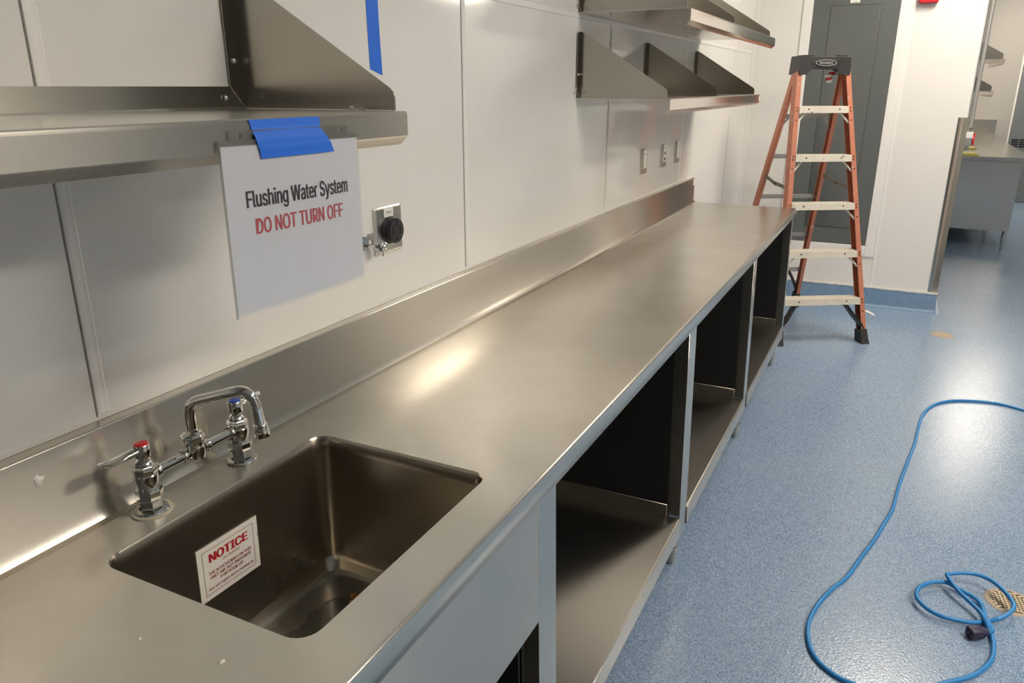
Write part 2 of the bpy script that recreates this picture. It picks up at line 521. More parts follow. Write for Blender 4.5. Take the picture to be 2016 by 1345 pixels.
# white frame around the electrical panel
fr = empty('trim_1'); struct(fr)
for y0, y1, z0, z1 in ((0.722, 0.792, 0.39, CEIL), (0.070, 0.140, 0.39, CEIL), (0.140, 0.722, 0.39, 0.474)):
    b = MB(); b.box(XB - 0.010, XB, y0, y1, z0, z1, 0.002); b.build('frame_board', 'moulding', fr)
# blue cove base
b = MB()
for (pa, pb, nx, ny) in (((XB, YW), (XB, -0.40), -1, 0), ((XB, -0.40), (XF, -0.40), 0, -1)):
    prof = [(0.0, 0.150), (0.006, 0.150), (0.008, 0.145), (0.008, 0.03), (0.012, 0.015), (0.022, 0.005), (0.04, 0.0)]
    def pt(p, o, z, end):
        ex = -o if (nx == 0 and end == 0) else 0
        ey = -o if (nx != 0 and end == 1) else 0
        return (p[0] + nx * o + ex, p[1] + ny * o + ey, z)
    b.loft([[pt(pa, o, z, 0) for o, z in prof], [pt(pb, o, z, 1) for o, z in prof]], close=False, caps=False)
struct(b.build('baseboard_back', 'cove_base', angle=60))
b = MB()
random.seed(3)
n = 60
top = [(XB - 0.0105, YW - (YW + 0.41) * k / n, 0.158 + random.uniform(-0.003, 0.003)) for k in range(n + 1)]
bot = [(XB - 0.0105, p[1], 0.147 + random.uniform(-0.004, 0.002)) for p in top]
b.loft([bot, top, [(XB - 0.001, p[1], p[2]) for p in top]], close=False)
o = struct(b.build('trim_2', 'sealant'))
o['label'] = 'rough white sealant bead along the top of the blue base'
# outer room shell
b = MB(); b.box(XF, XF + 0.1, YR, 1.2, 0.0, CEIL); wf = struct(b.build('wall_far', 'farwall'))
b = MB(); b.box(XF - 0.012, XF, -1.42, -1.395, 0.0, CEIL, 0.003); b.build('corner_strip', 'moulding', wf)
b = MB(); b.box(X0, X1, YR - 0.1, YR, 0.0, CEIL); struct(b.build('wall_right', 'farwall'))
b = MB(); b.box(X0 - 0.1, X0, YR, YW, 0.0, CEIL); struct(b.build('wall_rear', 'rearwall'))
# grey door with a louvre in the far wall
d = empty('door_1', (XF, -1.90, 0)); struct(d)
b = MB(); b.box(-0.03, -0.002, -0.475, 0.475, 0.008, 2.3, 0.003); b.build('door_leaf', 'door_grey', d)
for j in range(2):
    for k in range(4):
        y1 = 0.475 - 0.03 - j * 0.10
        b = MB(); b.box(-0.034, -0.028, y1 - 0.088, y1, 0.80 + k * 0.032, 0.80 + k * 0.032 + 0.02); b.build('louvre_slat', 'slot', d)

# ceiling lights, plus two added fill panels at the end of the list
LIGHT_LABELS = ['lit ceiling light panel above the ladder', 'lit ceiling light panel above the middle of the worktop',
                'lit ceiling light panel far out in the open room', 'lit ceiling light panel by the far grey door', 'added ceiling fill panel across the aisle from the sink', 'added ceiling fill panel farthest from the worktop']
for i, (x, y) in enumerate(LIGHTS):
    t = thing('ceiling_light', LIGHT_LABELS[i], 'light', (x, y, CEIL - 0.004), 0, 'ceiling light panels')
    b = MB()
    for x0, x1, y0, y1 in ((-0.61, 0.61, -0.305, -0.275), (-0.61, 0.61, 0.275, 0.305), (-0.61, -0.58, -0.275, 0.275), (0.58, 0.61, -0.275, 0.275)):
        b.box(x0, x1, y0, y1, -0.02, 0.0)
    b.build('light_frame', 'lightframe', t)
    b = MB(); b.box(-0.58, 0.58, -0.275, 0.275, -0.012, -0.002); b.build('diffuser', 'light', t)

# ------------------------------------------------------------------ worktop with backsplash and sink
TX0, TX1 = -0.45, 4.805
YF = 0.505
SX0, SX1, SY0, SY1, SR = 0.603, 1.108, 0.597, 0.996, 0.034
top = thing('steel_worktop', 'long brushed stainless steel worktop with a backsplash and sunken sink bowl', 'worktop', (2.2, 0.8, ZT))
def L(o):  # children of a translated empty keep world coordinates
    o.matrix_parent_inverse = Matrix.Translation(-Vector(o.parent.location))
    return o
YC = 1.095          # where the top turns up into the backsplash
hole = rrect(SX0, SX1, SY0, SY1, SR, 6)
bm = bmesh.new()
outer = [bm.verts.new((x, y, ZT)) for x, y in ((TX0, YF + 0.010), (TX1 - 0.006, YF + 0.010), (TX1 - 0.006, YC), (TX0, YC))]
inner = [bm.verts.new((x, y, ZT)) for x, y in hole]
es = [bm.edges.new((l[i], l[(i + 1) % len(l)])) for l in (outer, inner) for i in range(len(l))]
bmesh.ops.triangle_fill(bm, use_beauty=True, use_dissolve=False, edges=es)
for f in bm.faces:
    f.normal_update()
    if f.normal.z < 0: f.normal_flip()
b = MB(); b.bm.free(); b.bm = bm
# rolled front nosing and apron
nose = [(YF + 0.010, ZT), (YF + 0.006, ZT)]
for k in range(1, 6):
    a = R(90 + 90 * k / 5)
    nose.append((YF + 0.006 + 0.006 * math.cos(a), ZT - 0.006 + 0.006 * math.sin(a)))
nose += [(YF, ZT - 0.048), (YF + 0.002, ZT - 0.050), (YF + 0.03, ZT - 0.050), (YF + 0.03, ZT - 0.045), (YF + 0.004, ZT - 0.045)]
b.profile_x(nose[:5], TX0, TX1 - 0.004)
# end apron
endp = [(TX1 - 0.006, ZT), (TX1 - 0.002, ZT - 0.0015), (TX1, ZT - 0.006), (TX1, ZT - 0.048), (TX1 - 0.02, ZT - 0.05)]
b.loft([[(x, YF + 0.004, z) for x, z in endp], [(x, YW - 0.002, z) for x, z in endp]], close=False)
# underside and reinforcing hat channels
b.box(TX0 + 0.01, TX1 - 0.02, 0.54, 0.57, ZT - 0.035, ZT - 0.004)
o = b.build('top_sheet', 'steel_top', top, angle=50); L(o)
# backsplash
YS, ZS = 1.110, 1.117
prof = [(YC - 0.012, ZT + 0.0002)]
for k in range(0, 9):
    a = R(-90 + 90 * k / 8)
    prof.append((YC - 0.003 + 0.018 * math.cos(a), ZT + 0.0185 + 0.018 * math.sin(a)))
prof += [(YS, ZS - 0.004)]
for k in range(1, 5):
    a = R(180 - 90 * k / 4)
    prof.append((YS + 0.004 + 0.004 * math.cos(a), ZS - 0.004 + 0.004 * math.sin(a)))
prof += [(YW - 0.001, ZS + 0.002), (YW - 0.001, ZT - 0.03), (YC, ZT - 0.03)]
b = MB(); b.profile_x(prof[:10], TX0, 4.775); o = b.build('cove_bend', 'steel_cove', top, angle=40); L(o)
b = MB(); b.profile_x([(YC - 0.002, ZT - 0.004)] + prof[9:], TX0, 4.775, close=True)
o = b.build('backsplash', 'steel_front', top, angle=40); L(o)
b = MB(); b.box(4.742, 4.770, YS - 0.0012, YS, 1.072, 1.110); lb = b.build('maker_label', 'label', o); lb['label'] = 'small white label at the end of the backsplash'
b = MB()
for zz, y0, y1 in ((1.098, 4.748, 4.764), (1.090, 4.748, 4.760), (1.083, 4.748, 4.765)):
    b.box(y0, y1, YS - 0.0016, YS - 0.0011, zz, zz + 0.004)
b.build('print_mark', 'grey_ink', o)
b = MB(); b.profile_x(nose[4:], TX0, TX1 - 0.004); o = b.build('front_apron', 'steel_apron', top, angle=50); L(o)
# sealant bead on the ledge
b = MB()
n = 80
random.seed(5)
lp = []
for k in range(n + 1):
    x = TX0 + (4.76 - TX0) * k / n
    s = 0.004 + random.uniform(0, 0.0025)
    lp.append([(x, YW - 0.0005, ZS + 0.0015), (x, YW - s - 0.001, ZS + 0.0022), (x, YW - 0.002, ZS + s), (x, YW - 0.0005, ZS + s + 0.001)])
b.loft(lp)
o = b.build('sealant_bead', 'sealant', top, angle=80); L(o); o['label'] = 'white sealant bead along the wall'
# sink bowl
ZB = 0.655
loops = []
def ring(ins, z, r): return [(x, y, z) for x, y in rrect(SX0 + ins, SX1 - ins, SY0 + ins, SY1 - ins, r, 6)]
loops.append(ring(0.0, ZT, SR)); loops.append(ring(0.0008, ZT - 0.002, SR)); loops.append(ring(0.003, ZT - 0.004, SR - 0.003))
loops.append(ring(0.003, ZT - 0.03, SR - 0.005)); loops.append(ring(0.006, ZB + 0.034, 0.024))
for k in range(1, 7):
    a = R(90 * k / 6)
    loops.append(ring(0.006 + 0.034 * (1 - math.cos(a)), ZB + 0.034 - 0.034 * math.sin(a), max(0.004, 0.024 - 0.020 * k / 6)))
b = MB(); b.loft(loops, caps=False)
last = loops[-1]
b.poly(last)
outs = [ring(-0.004, ZT - 0.006, SR), ring(-0.001, ZB + 0.034, 0.03), ring(0.03, ZB - 0.006, 0.02)]
b.loft(outs, caps=False); b.poly(outs[-1])
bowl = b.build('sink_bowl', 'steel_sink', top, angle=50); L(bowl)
for p in bowl.data.polygons: pass
b = MB(); b.lathe([(0.045, 0), (0.045, 0.002), (0.040, 0.003), (0.036, 0.001), (0.012, -0.004), (0.0, -0.004)], (0.855, 0.74, ZB + 0.0005), 24, caps=False)
b.build('drain_strainer', 'chrome', bowl)

# ------------------------------------------------------------------ base cabinets under the worktop
def shear(o):
    for v in o.data.vertices:
        v.co.y -= 0.015 * (0.915 - v.co.z) / 0.73
    return o
ZA = ZT - 0.0505    # underside of the apron
LB, LT = 0.187, 0.257
YBK = 1.100
def bullet_leg(parent, x, y):
    b = MB()
    b.lathe([(0.030, 0.0), (0.030, -0.006), (0.0205, -0.008), (0.0205, -0.11)], (x, y, LB + 0.002), 20)
    lg = b.build('leg', 'steel_vert', parent)
    b = MB()
    b.lathe([(0.0215, 0.075), (0.0215, 0.055), (0.017, 0.05), (0.017, 0.012), (0.013, 0.0)], (x, y, 0), 20)
    b.build('adjustable_foot', 'steel_dark', lg)
    return lg
def post(parent, x0, x1):
    b = MB()
    b.box(x0, x1, YF + 0.003, YF + 0.045, LB - 0.02, ZA, 0.0015)
    return shear(b.build('front_post', 'steel_vert', parent))
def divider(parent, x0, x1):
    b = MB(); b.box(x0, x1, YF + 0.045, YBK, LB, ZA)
    return shear(b.build('side_panel', 'panel_shade', parent))
def open_bay(label, xl, xr, right_post=None, group='open shelf bays under the worktop'):
    """xl: left post span, xr: left edge of the next post"""
    t = thing('open_cabinet', label, 'cabinet', (0, 0, 0), 0, group)
    post(t, *xl)
    divider(t, xl[0] + 0.030, xl[0] + 0.036)
    # the right-hand side panel of this bay
    divider(t, xr - 0.008, xr - 0.002)
    a, c = xl[1] - 0.002, xr - 0.008
    b = MB()
    ys = YF + 0.001
    b.loft([[(xx, y, z) for y, z in ((ys + 0.03, LB), (ys + 0.001, LB), (ys, LB + 0.002), (ys, LT - 0.004), (ys + 0.004, LT), (YBK - 0.004, LT - 0.002), (YBK - 0.003, LT + 0.05))] for xx in (a, c)], close=False)
    sh = shear(b.build('shelf', 'steel_dark', t, angle=30))
    b = MB()
    b.box(xl[1], xr, ys - 0.0015, ys, LB + 0.001, LT - 0.003, 0.0005)
    lip = shear(b.build('shelf_lip', 'steel_front', sh))
    b = MB()
    b.box(c - 0.004, c, ys + 0.045, YBK - 0.004, LT - 0.002, LT + 0.045, 0.001)
    shear(b.build('shelf_upturn', 'steel_dark', sh))
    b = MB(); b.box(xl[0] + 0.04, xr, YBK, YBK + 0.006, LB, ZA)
    shear(b.build('back_panel', 'panel_shade', t))
    return t
P1, P2, P3, P4 = (1.133, 1.217), (2.278, 2.368), (3.440, 3.516), (4.712, 4.757)
sc = thing('sink_cabinet', 'steel cabinet section with a plain front panel below the sink', 'cabinet')
b = MB(); b.box(-0.35, P1[0] - 0.002, YF + 0.002, YF + 0.03, 0.655, ZA, 0.001); shear(b.build('front_panel', 'steel_front', sc))
b = MB(); b.box(-0.35, P1[0] - 0.002, YBK, YBK + 0.006, LB, ZA); shear(b.build('back_panel', 'panel_shade', sc))
b = MB(); b.box(-0.35, P1[0], YF + 0.03, YBK, LB, LB + 0.03); shear(b.build('shelf', 'steel_dark', sc))
b = MB(); b.box(P1[0] - 0.012, P1[0] - 0.006, YF + 0.045, YBK, LB, ZA); shear(b.build('side_panel', 'panel_shade', sc))
b = MB(); b.box(-0.36, -0.345, YF + 0.003, YBK, LB, ZA); shear(b.build('side_panel', 'panel_shade', sc))
for x in (-0.25, 0.45):
    for y in (0.555, 1.04): bullet_leg(sc, x, y)
c1 = open_bay('open steel cabinet bay nearest the sink, with light across its bottom shelf', P1, P2[0])
c2 = open_bay('open steel cabinet bay in the middle of the row of three', P2, P3[0])
c3 = open_bay('open steel cabinet bay at the far end of the worktop by the ladder', P3, P4[0] - 0.004)
post(c3, P4[0], P4[1])
b = MB(); b.box(4.752, 4.758, YF + 0.045, YBK + 0.006, LB - 0.02, ZA); shear(b.build('end_panel', 'steel_vert', c3))
for c, x in ((c1, 1.20), (c1, 2.29), (c2, 2.40), (c2, 3.45), (c3, 3.58), (c3, 4.71)):
    pass
for c, x in ((c1, 1.21), (c2, 2.385), (c3, 3.560), (c3, 4.705)):
    bullet_leg(c, x, 0.538); bullet_leg(c, x, 1.04)

# ------------------------------------------------------------------ faucet
fc = thing('bridge_faucet', 'chrome two handle bridge faucet behind the sink', 'faucet', (0.846, 1.051, ZT))
def fl(o): return o
HX = 0.102
def valve_body(x, y):
    b = MB()
    b.lathe([(0.0, 0.0), (0.031, 0.0), (0.032, 0.002), (0.030, 0.005), (0.022, 0.0065)], (x, y, 0.0008), 28, caps=False)
    b.lathe([(0.0, 0.0065), (0.0225, 0.0065), (0.0225, 0.0235), (0.0205, 0.0255), (0.0, 0.0255)], (x, y, 0), 6, caps=False)
    b.lathe([(0.0, 0.0255), (0.0175, 0.0255), (0.0175, 0.0275)], (x, y, 0), 24, caps=False)
    b.lathe([(0.0, 0.0275), (0.0245, 0.0275), (0.0255, 0.0295), (0.0255, 0.043), (0.0235, 0.046), (0.0, 0.046)], (x, y, 0), 8, caps=False, mat=Matrix.Rotation(R(12), 3, 'Z'))
    b.lathe([(0.018, 0.045), (0.0185, 0.049), (0.021, 0.056), (0.0225, 0.066), (0.0225, 0.075), (0.0215, 0.0765), (0.0, 0.0765)], (x, y, 0), 28, caps=False)
    b.lathe([(0.0, 0.0765), (0.0215, 0.0765), (0.0225, 0.0785), (0.0222, 0.088), (0.019, 0.093), (0.0, 0.093)], (x, y, 0), 8, caps=False)
    b.lathe([(0.0175, 0.092), (0.0165, 0.097), (0.0125, 0.103), (0.0085, 0.105), (0.0085, 0.112)], (x, y, 0), 24, caps=False)
    for v in b.bm.verts:
        v.co = Vector((x + (v.co.x - x) * 0.88, y + (v.co.y - y) * 0.88, v.co.z * 0.93))
    return b.build('valve_body', 'chrome', fc, angle=30)
def handle(x, y, rz, colour, name):
    m = Matrix.Translation((x, y, 0.1015)) @ Matrix.Rotation(rz, 4, 'Z')
    b = MB()
    b.lathe([(0.0, 0.0), (0.0125, 0.0), (0.0135, 0.002), (0.0135, 0.021), (0.0125, 0.0225), (0.0, 0.0225)], seg=24, caps=False)
    secs = [(0.006, 0.010, 0.006, 0.021), (0.018, 0.0085, 0.005, 0.019), (0.027, 0.009, 0.0045, 0.0175), (0.038, 0.012, 0.0045, 0.0155), (0.050, 0.0145, 0.005, 0.0145), (0.061, 0.014, 0.007, 0.0145), (0.068, 0.010, 0.009, 0.0150), (0.072, 0.004, 0.0110, 0.0150)]
    loops = []
    for lx, w, z0, z1 in secs:
        zc, hz = (z0 + z1) / 2, (z1 - z0) / 2
        loops.append([(lx, w * math.cos(2 * PI * k / 12), zc + hz * math.sin(2 * PI * k / 12)) for k in range(12)])
    b.loft(loops)
    b.xform(m)
    h = b.build(name, 'chrome', fc, angle=45)
    b = MB(); b.lathe([(0.0, 0.0), (0.0112, 0.0), (0.0112, 0.0014), (0.009, 0.0026), (0.0, 0.0030)], (x, y, 0.1015 + 0.0222), 24, caps=False)
    btn = b.build('index_button', colour, h)
    btn['label'] = f'{colour} index button'
valve_body(-HX, 0); valve_body(HX, 0)
handle(-HX, 0, R(172), 'red', 'lever_handle')
handle(HX, 0, R(10), 'blue', 'lever_handle')
for s in (-1, 1):
    b = MB()
    b.cyl((s * 0.084, 0, 0.066), (s * 0.0185, 0, 0.066), 0.0095, 20)
    m = Matrix.Rotation(R(90), 3, 'Y')
    b.lathe([(0.0095, -0.004), (0.0135, -0.003), (0.0145, 0.0), (0.0135, 0.003), (0.0095, 0.004)], (s * 0.0815, 0, 0.066), 20, m)
    b.lathe([(0.0095, -0.003), (0.012, -0.002), (0.0125, 0.0), (0.012, 0.002), (0.0095, 0.003)], (s * 0.026, 0, 0.066), 20, m)
    b.build('bridge_pipe', 'chrome', fc)
b = MB()
b.lathe([(0.0, 0.050), (0.011, 0.050), (0.0175, 0.055), (0.019, 0.066), (0.0175, 0.077), (0.0165, 0.083), (0.0165, 0.086), (0.0, 0.086)], seg=24, caps=False)
b.lathe([(0.0, 0.086), (0.0195, 0.086), (0.0205, 0.089), (0.0205, 0.097), (0.0165, 0.1025), (0.0125, 0.105), (0.0125, 0.109), (0.0, 0.109)], seg=8, caps=False)
b.build('spout_base', 'chrome', fc, angle=30)
dx, dy = 0.385, -0.923
path = [(0, 0.104), (0, 0.125), (0.0005, 0.142), (0.006, 0.155), (0.018, 0.163), (0.036, 0.168), (0.062, 0.175), (0.088, 0.182), (0.102, 0.182), (0.113, 0.174), (0.120, 0.158), (0.123, 0.138), (0.125, 0.118)]
b = MB(); b.tube(catmull([(dx * t, dy * t, z) for t, z in path], 4), 0.0098, 16)
sp = b.build('spout', 'chrome', fc, angle=60)
b = MB()
d_ = Vector((dx * 0.002, dy * 0.002, -0.020)).normalized()
q = Vector((dx * 0.1248, dy * 0.1248, 0.122))
mm = d_.to_track_quat('Z', 'Y').to_matrix()
b.lathe([(0.0, 0.0), (0.0118, 0.0), (0.0125, 0.002), (0.0118, 0.004), (0.0122, 0.006), (0.0128, 0.010), (0.0132, 0.022), (0.0125, 0.024), (0.009, 0.024), (0.008, 0.018), (0, 0.018)], q, 24, mm, caps=False)
b.build('aerator', 'chrome', sp)
b = MB()
lp = []
random.seed(2)
for k in range(28):
    a = 2 * PI * k / 28
    r = 0.0325 + random.uniform(0, 0.0025)
    lp.append((-HX + r * math.cos(a), r * math.sin(a)))
b.loft([[(x, y, 0.0003) for x, y in lp], [(x * 0.995 - 0.0005, y * 0.99, 0.0025) for x, y in lp]])
b.build('putty_ring', 'putty', fc)

# ------------------------------------------------------------------ notice sticker in the sink
YN = SY1 - 0.0049
nt_o = thing('notice_sticker', 'white sticker with red NOTICE print on the back wall of the sink', 'sticker', (0.838, YN, 0.828))
W2, H2 = 0.071, 0.0535
b = MB(); b.box(-W2, W2, -0.0006, 0.0, -H2, H2); b.xform(Matrix.Rotation(R(1.5), 4, 'Y')); b.build('sticker_sheet', 'sticker', nt_o)
FN = Matrix.Rotation(R(1.5), 4, 'Y') @ frame_on((0, -0.0006, 0), (1, 0, 0), (0, 0, 1))
def nl(txt, x, z, w, h, mat, bold=0.0):
    return lettering('lettering', txt, mat, nt_o, FN @ Matrix.Translation((x, z, 0)), w, h, bold)
b = MB()
bw, bh, t_ = W2 - 0.011, H2 - 0.010, 0.0008
for x0, x1, y0, y1 in ((-bw, bw, bh - t_, bh), (-bw, bw, -bh, -bh + t_), (-bw, -bw + t_, -bh, bh), (bw - t_, bw, -bh, bh)):
    b.box(x0, x1, y0, y1, 0.0, 0.0003)
b.xform(FN); b.build('printed_border', 'maroon', nt_o)
nl('NOTICE', 0, 0.026, 0.092, 0.0175, 'notice_red', 0.03)
nl('(PLUMBER)', 0.004, 0.0105, 0.040, 0.0068, 'maroon', 0.0)
nl('THE ACCESSORIES ON THIS', 0.001, -0.0035, 0.101, 0.0062, 'maroon', 0.016)
nl('UNIT ARE NOT PREPARED', 0.001, -0.0125, 0.096, 0.0062, 'maroon', 0.016)
nl('FOR HOOK UP.', 0.003, -0.0215, 0.056, 0.0062, 'maroon', 0.016)
nl('Seal and Tighten Before Hooking Up.', 0.001, -0.034, 0.108, 0.0062, 'maroon', 0.012)

# water in the sink
random.seed(11)
b = MB()
for k in range(560):
    r = random.uniform(0.0012, 0.0032)
    if random.random() < 0.62:
        y = random.uniform(SY0 + 0.03, SY1 - 0.03)
        z = ZB + 0.05 + abs(random.gauss(0, 0.075))
        if z > 0.86: continue
        x = SX1 - 0.0031 - 0.003 * (0.934 - z) / 0.245
        m = Matrix.Rotation(R(-90), 3, 'Y')
    else:
        x = SX1 - 0.03 - abs(random.gauss(0, 0.09)); z = ZB + 0.045 + abs(random.gauss(0, 0.05))
        if z > 0.80 or x < 0.70: continue
        y = SY1 - 0.0031 - 0.003 * (0.934 - z) / 0.245
        m = Matrix.Rotation(R(90), 3, 'X')
    b.lathe([(r, 0.0), (r * 0.8, r * 0.4), (r * 0.4, r * 0.62), (0.0001, r * 0.68)], (x, y, z), 7, m, caps=False)
wdp = b.build('water_droplets', 'water'); wdp['kind'] = 'stuff'
tag(wdp, 'tiny water droplets on the inner sink walls', 'water')
wdp['kind'] = 'stuff'
b = MB()
random.seed(4)
pts = []
for k in range(60):
    a = 2 * PI * k / 60
    rx = 0.165 + 0.010 * math.sin(5 * a) + 0.006 * math.sin(11 * a + 1) + random.uniform(-0.003, 0.003)
    ry = 0.125 + 0.008 * math.sin(7 * a + 2) + 0.006 * math.sin(13 * a) + random.uniform(-0.003, 0.003)
    sq = max(abs(math.cos(a)), abs(math.sin(a))) ** 0.55
    pts.append((0.872 + rx * math.cos(a) / sq, 0.800 + ry * math.sin(a) / sq))
def sc2(s): return [(0.872 + (x - 0.872) * s, 0.80 + (y - 0.80) * s) for x, y in pts]
b.loft([[(x, y, ZB + 0.0002) for x, y in pts], [(x, y, ZB + 0.0012) for x, y in sc2(0.985)], [(x, y, ZB + 0.0014) for x, y in sc2(0.95)]])
tag(b.build('water_puddle', 'water', angle=80), 'shallow puddle of water on the sink bottom', 'water')
b = MB(); b.sphere((1.026, 0.869, ZB + 0.006), 0.007, 9, 6, 0.6)
for v in b.bm.verts: v.co += Vector((random.uniform(-.002, .002), random.uniform(-.002, .002), random.uniform(-.001, .001)))
b.sphere((1.012, 0.866, ZB + 0.004), 0.004, 7, 5, 0.6)
tag(b.build('food_crumb', 'crumb'), 'small orange brown crumb lying on the sink bottom', 'crumb')

# ------------------------------------------------------------------ wall shelves
def wall_shelf(label, xa, xb, zt, ylip, bracket_x, slope, nose_h, flange, top_h, group='stainless wall shelves', yw=YW, lipmat='steel_lip', bolts=True):
    """pan with rolled lip and back upturn along X, sloped side brackets; flange -1/+1 = side its wall flange turns to"""
    t = thing('wall_shelf', label, 'shelf', ((xa + xb) / 2, yw, zt), 0, group)
    ox = -(xa + xb) / 2
    s = -1                           # the room is on the -Y side of the wall
    D = abs(ylip - yw)
    def Yy(d): return s * d
    w = MB()
    # d = distance from the wall, z relative to the shelf top
    prof = [(0.001, 0.040), (0.0035, 0.040), (0.0035, 0.004), (0.006, 0.0005), (D - 0.008, 0.0005), (D - 0.003, 0.0), (D - 0.0006, -0.002), (D, -0.006), (D, -0.040), (D - 0.002, -0.0425), (D - 0.016, -0.055), (D - 0.017, -0.0535), (D - 0.004, -0.041), (D - 0.0022, -0.038), (D - 0.0022, -0.006), (D - 0.008, -0.0025), (0.001, -0.0025)]
    w.loft([[(xa + ox, Yy(d), z) for d, z in prof], [(xb + ox, Yy(d), z) for d, z in prof]])
    pan = w.build('shelf_pan', 'steel_shelf', t, angle=28)
    w = MB()
    lp = [(D + 0.0004, -0.006), (D + 0.0004, -0.040), (D - 0.0016, -0.0429), (D - 0.016, -0.0556), (D - 0.0155, -0.0545), (D - 0.001, -0.0415), (D - 0.001, -0.006)]
    w.loft([[(xa + ox, Yy(d), z) for d, z in lp], [(xb + ox, Yy(d), z) for d, z in lp]])
    w.build('front_lip', lipmat, pan, angle=28)
    for bx in bracket_x:
        w = MB()
        d1 = D - 0.020
        pr = [(0.001, 0.001), (d1, 0.001)]
        pr += [(d1, nose_h - 0.012), (d1 - 0.002, nose_h - 0.004), (d1 - 0.010, nose_h + 0.004)]
        zz = nose_h + 0.004 + slope * (d1 - 0.022)
        pr += [(0.012, zz), (0.001, zz)]
        w.prism([(bx + ox - 0.0015, Yy(d), z) for d, z in pr], (0.003, 0, 0))
        f0, f1 = (bx + ox - 0.032, bx + ox) if flange < 0 else (bx + ox, bx + ox + 0.032)
        w.prism([(f0, Yy(0.004), 0.042), ((f1 if flange < 0 else f0), Yy(0.004), 0.003), (f1, Yy(0.004), zz - 0.0), (f0, Yy(0.004), zz - 0.006)] if flange < 0 else
                [(f0, Yy(0.004), 0.003), (f1, Yy(0.004), 0.042), (f1, Yy(0.004), zz - 0.006), (f0, Yy(0.004), zz)], (0, s * 0.002, 0))
        br = w.build('side_bracket', 'steel_bracket', t)
        if bolts:
            mid = (f0 + f1) / 2
            for (x_, z_) in ((mid, 0.085), (mid + (-0.030 if flange < 0 else 0.03), 0.020)):
                w = MB()
                mm = Matrix.Rotation(R(90 if s < 0 else -90), 3, 'X')
                w.lathe([(0.0058, 0.0), (0.0055, 0.002), (0.004, 0.0036), (0.002, 0.0040), (0.0018, 0.003), (0, 0.003)], (x_, Yy(0.0058), z_), 14, mm, caps=False)
                w.build('bolt', 'chrome', br)
    return t
wall_shelf('long stainless wall shelf above the sink with a blue taped paper sign', -1.3, 1.140, 1.606, 0.767, [1.135], 0.613, 0.034, -1, 0.25, lipmat='steel_front')
wall_shelf('lower stainless wall shelf above the three switch plates', 2.835, 4.765, 1.605, 0.770, [2.862, 3.715, 4.690], 0.613, 0.034, -1, 0.25)
wall_shelf('upper stainless wall shelf at the top of the photo above the lower shelf', 2.835, 4.765, 1.906, 0.716, [2.862, 3.690, 4.690], 0.613, 0.034, -1, 0.25)
wall_shelf('small far upper steel shelf behind the white wall corner', 9.2, 11.0, 1.905, -0.790, [9.205], 0.56, 0.05, 1, 0.25, yw=-0.403, bolts=False, lipmat='steel_dark')
wall_shelf('small far lower steel shelf behind the white wall corner', 9.2, 11.0, 1.606, -0.742, [9.205], 0.56, 0.05, 1, 0.25, yw=-0.403, bolts=False, lipmat='steel_dark')
b = MB(); b.box(4.735, 4.760, 0.7680, 0.7690, 1.571, 1.597)
tag(b.build('shelf_label', 'label'), 'small white label at the far end of the lower shelf lip', 'label')

# nail on the left shelf
b = MB()
b.cyl((1.112, 0.862, 1.6095), (1.100, 0.822, 1.6085), 0.0014, 10, 0.0012); b.cyl((1.1125, 0.8635, 1.6105), (1.1122, 0.8622, 1.6105), 0.0042, 14)
tag(b.build('nail', 'alu'), 'small loose nail lying on the left shelf by the bracket', 'nail')

# ------------------------------------------------------------------ paper sign in its sleeve, taped to the shelf lip
YP = 0.7645
sg = thing('paper_sign', 'white paper sign in a clear sleeve reading Flushing Water System', 'sign', (0.853, YP, 1.46))
def bend(x, z):  # the sheet hangs with a slight curl
    return 0.004 * math.sin((x + 0.14) / 0.28 * PI) - 0.010 * max(0, (0.06 - z)) * (x * 2)
def sheet(x0, x1, z0, z1, yoff, nx=10, nz=8, thick=0.0006):
    b = MB()
    F = [[(x0 + (x1 - x0) * i / nx, -bend(x0 + (x1 - x0) * i / nx, z0 + (z1 - z0) * j / nz) + yoff, z0 + (z1 - z0) * j / nz) for i in range(nx + 1)] for j in range(nz + 1)]
    rows = [[b.bm.verts.new(p) for p in r] for r in F]
    back = [[b.bm.verts.new((p[0], p[1] + thick, p[2])) for p in r] for r in F]
    for j in range(nz):
        for i in range(nx):
            b.bm.faces.new((rows[j][i], rows[j][i + 1], rows[j + 1][i + 1], rows[j + 1][i]))
            b.bm.faces.new((back[j][i], back[j + 1][i], back[j + 1][i + 1], back[j][i + 1]))
    rim = [(0, i) for i in range(nx)] + [(j, nx) for j in range(nz)] + [(nz, i) for i in range(nx, 0, -1)] + [(j, 0) for j in range(nz, 0, -1)]
    for k in range(len(rim)):
        a, c = rim[k], rim[(k + 1) % len(rim)]
        b.bm.faces.new((rows[a[0]][a[1]], back[a[0]][a[1]], back[c[0]][c[1]], rows[c[0]][c[1]]))
    return b
TILT = Matrix.Rotation(R(0.6), 4, 'Y')
PX0, PX1, PZ0, PZ1 = -0.138, 0.138, -0.108, 0.113
b = sheet(PX0, PX1, PZ0, PZ1, -0.0005); b.xform(TILT); b.build('paper_sheet', 'paper', sg, angle=80)
b = sheet(PX0 - 0.003, PX1 + 0.003, PZ0 - 0.004, PZ1 + 0.002, -0.0014, thick=0.0003); b.xform(TILT)
sl = b.build('plastic_sleeve', 'film', sg, angle=80)
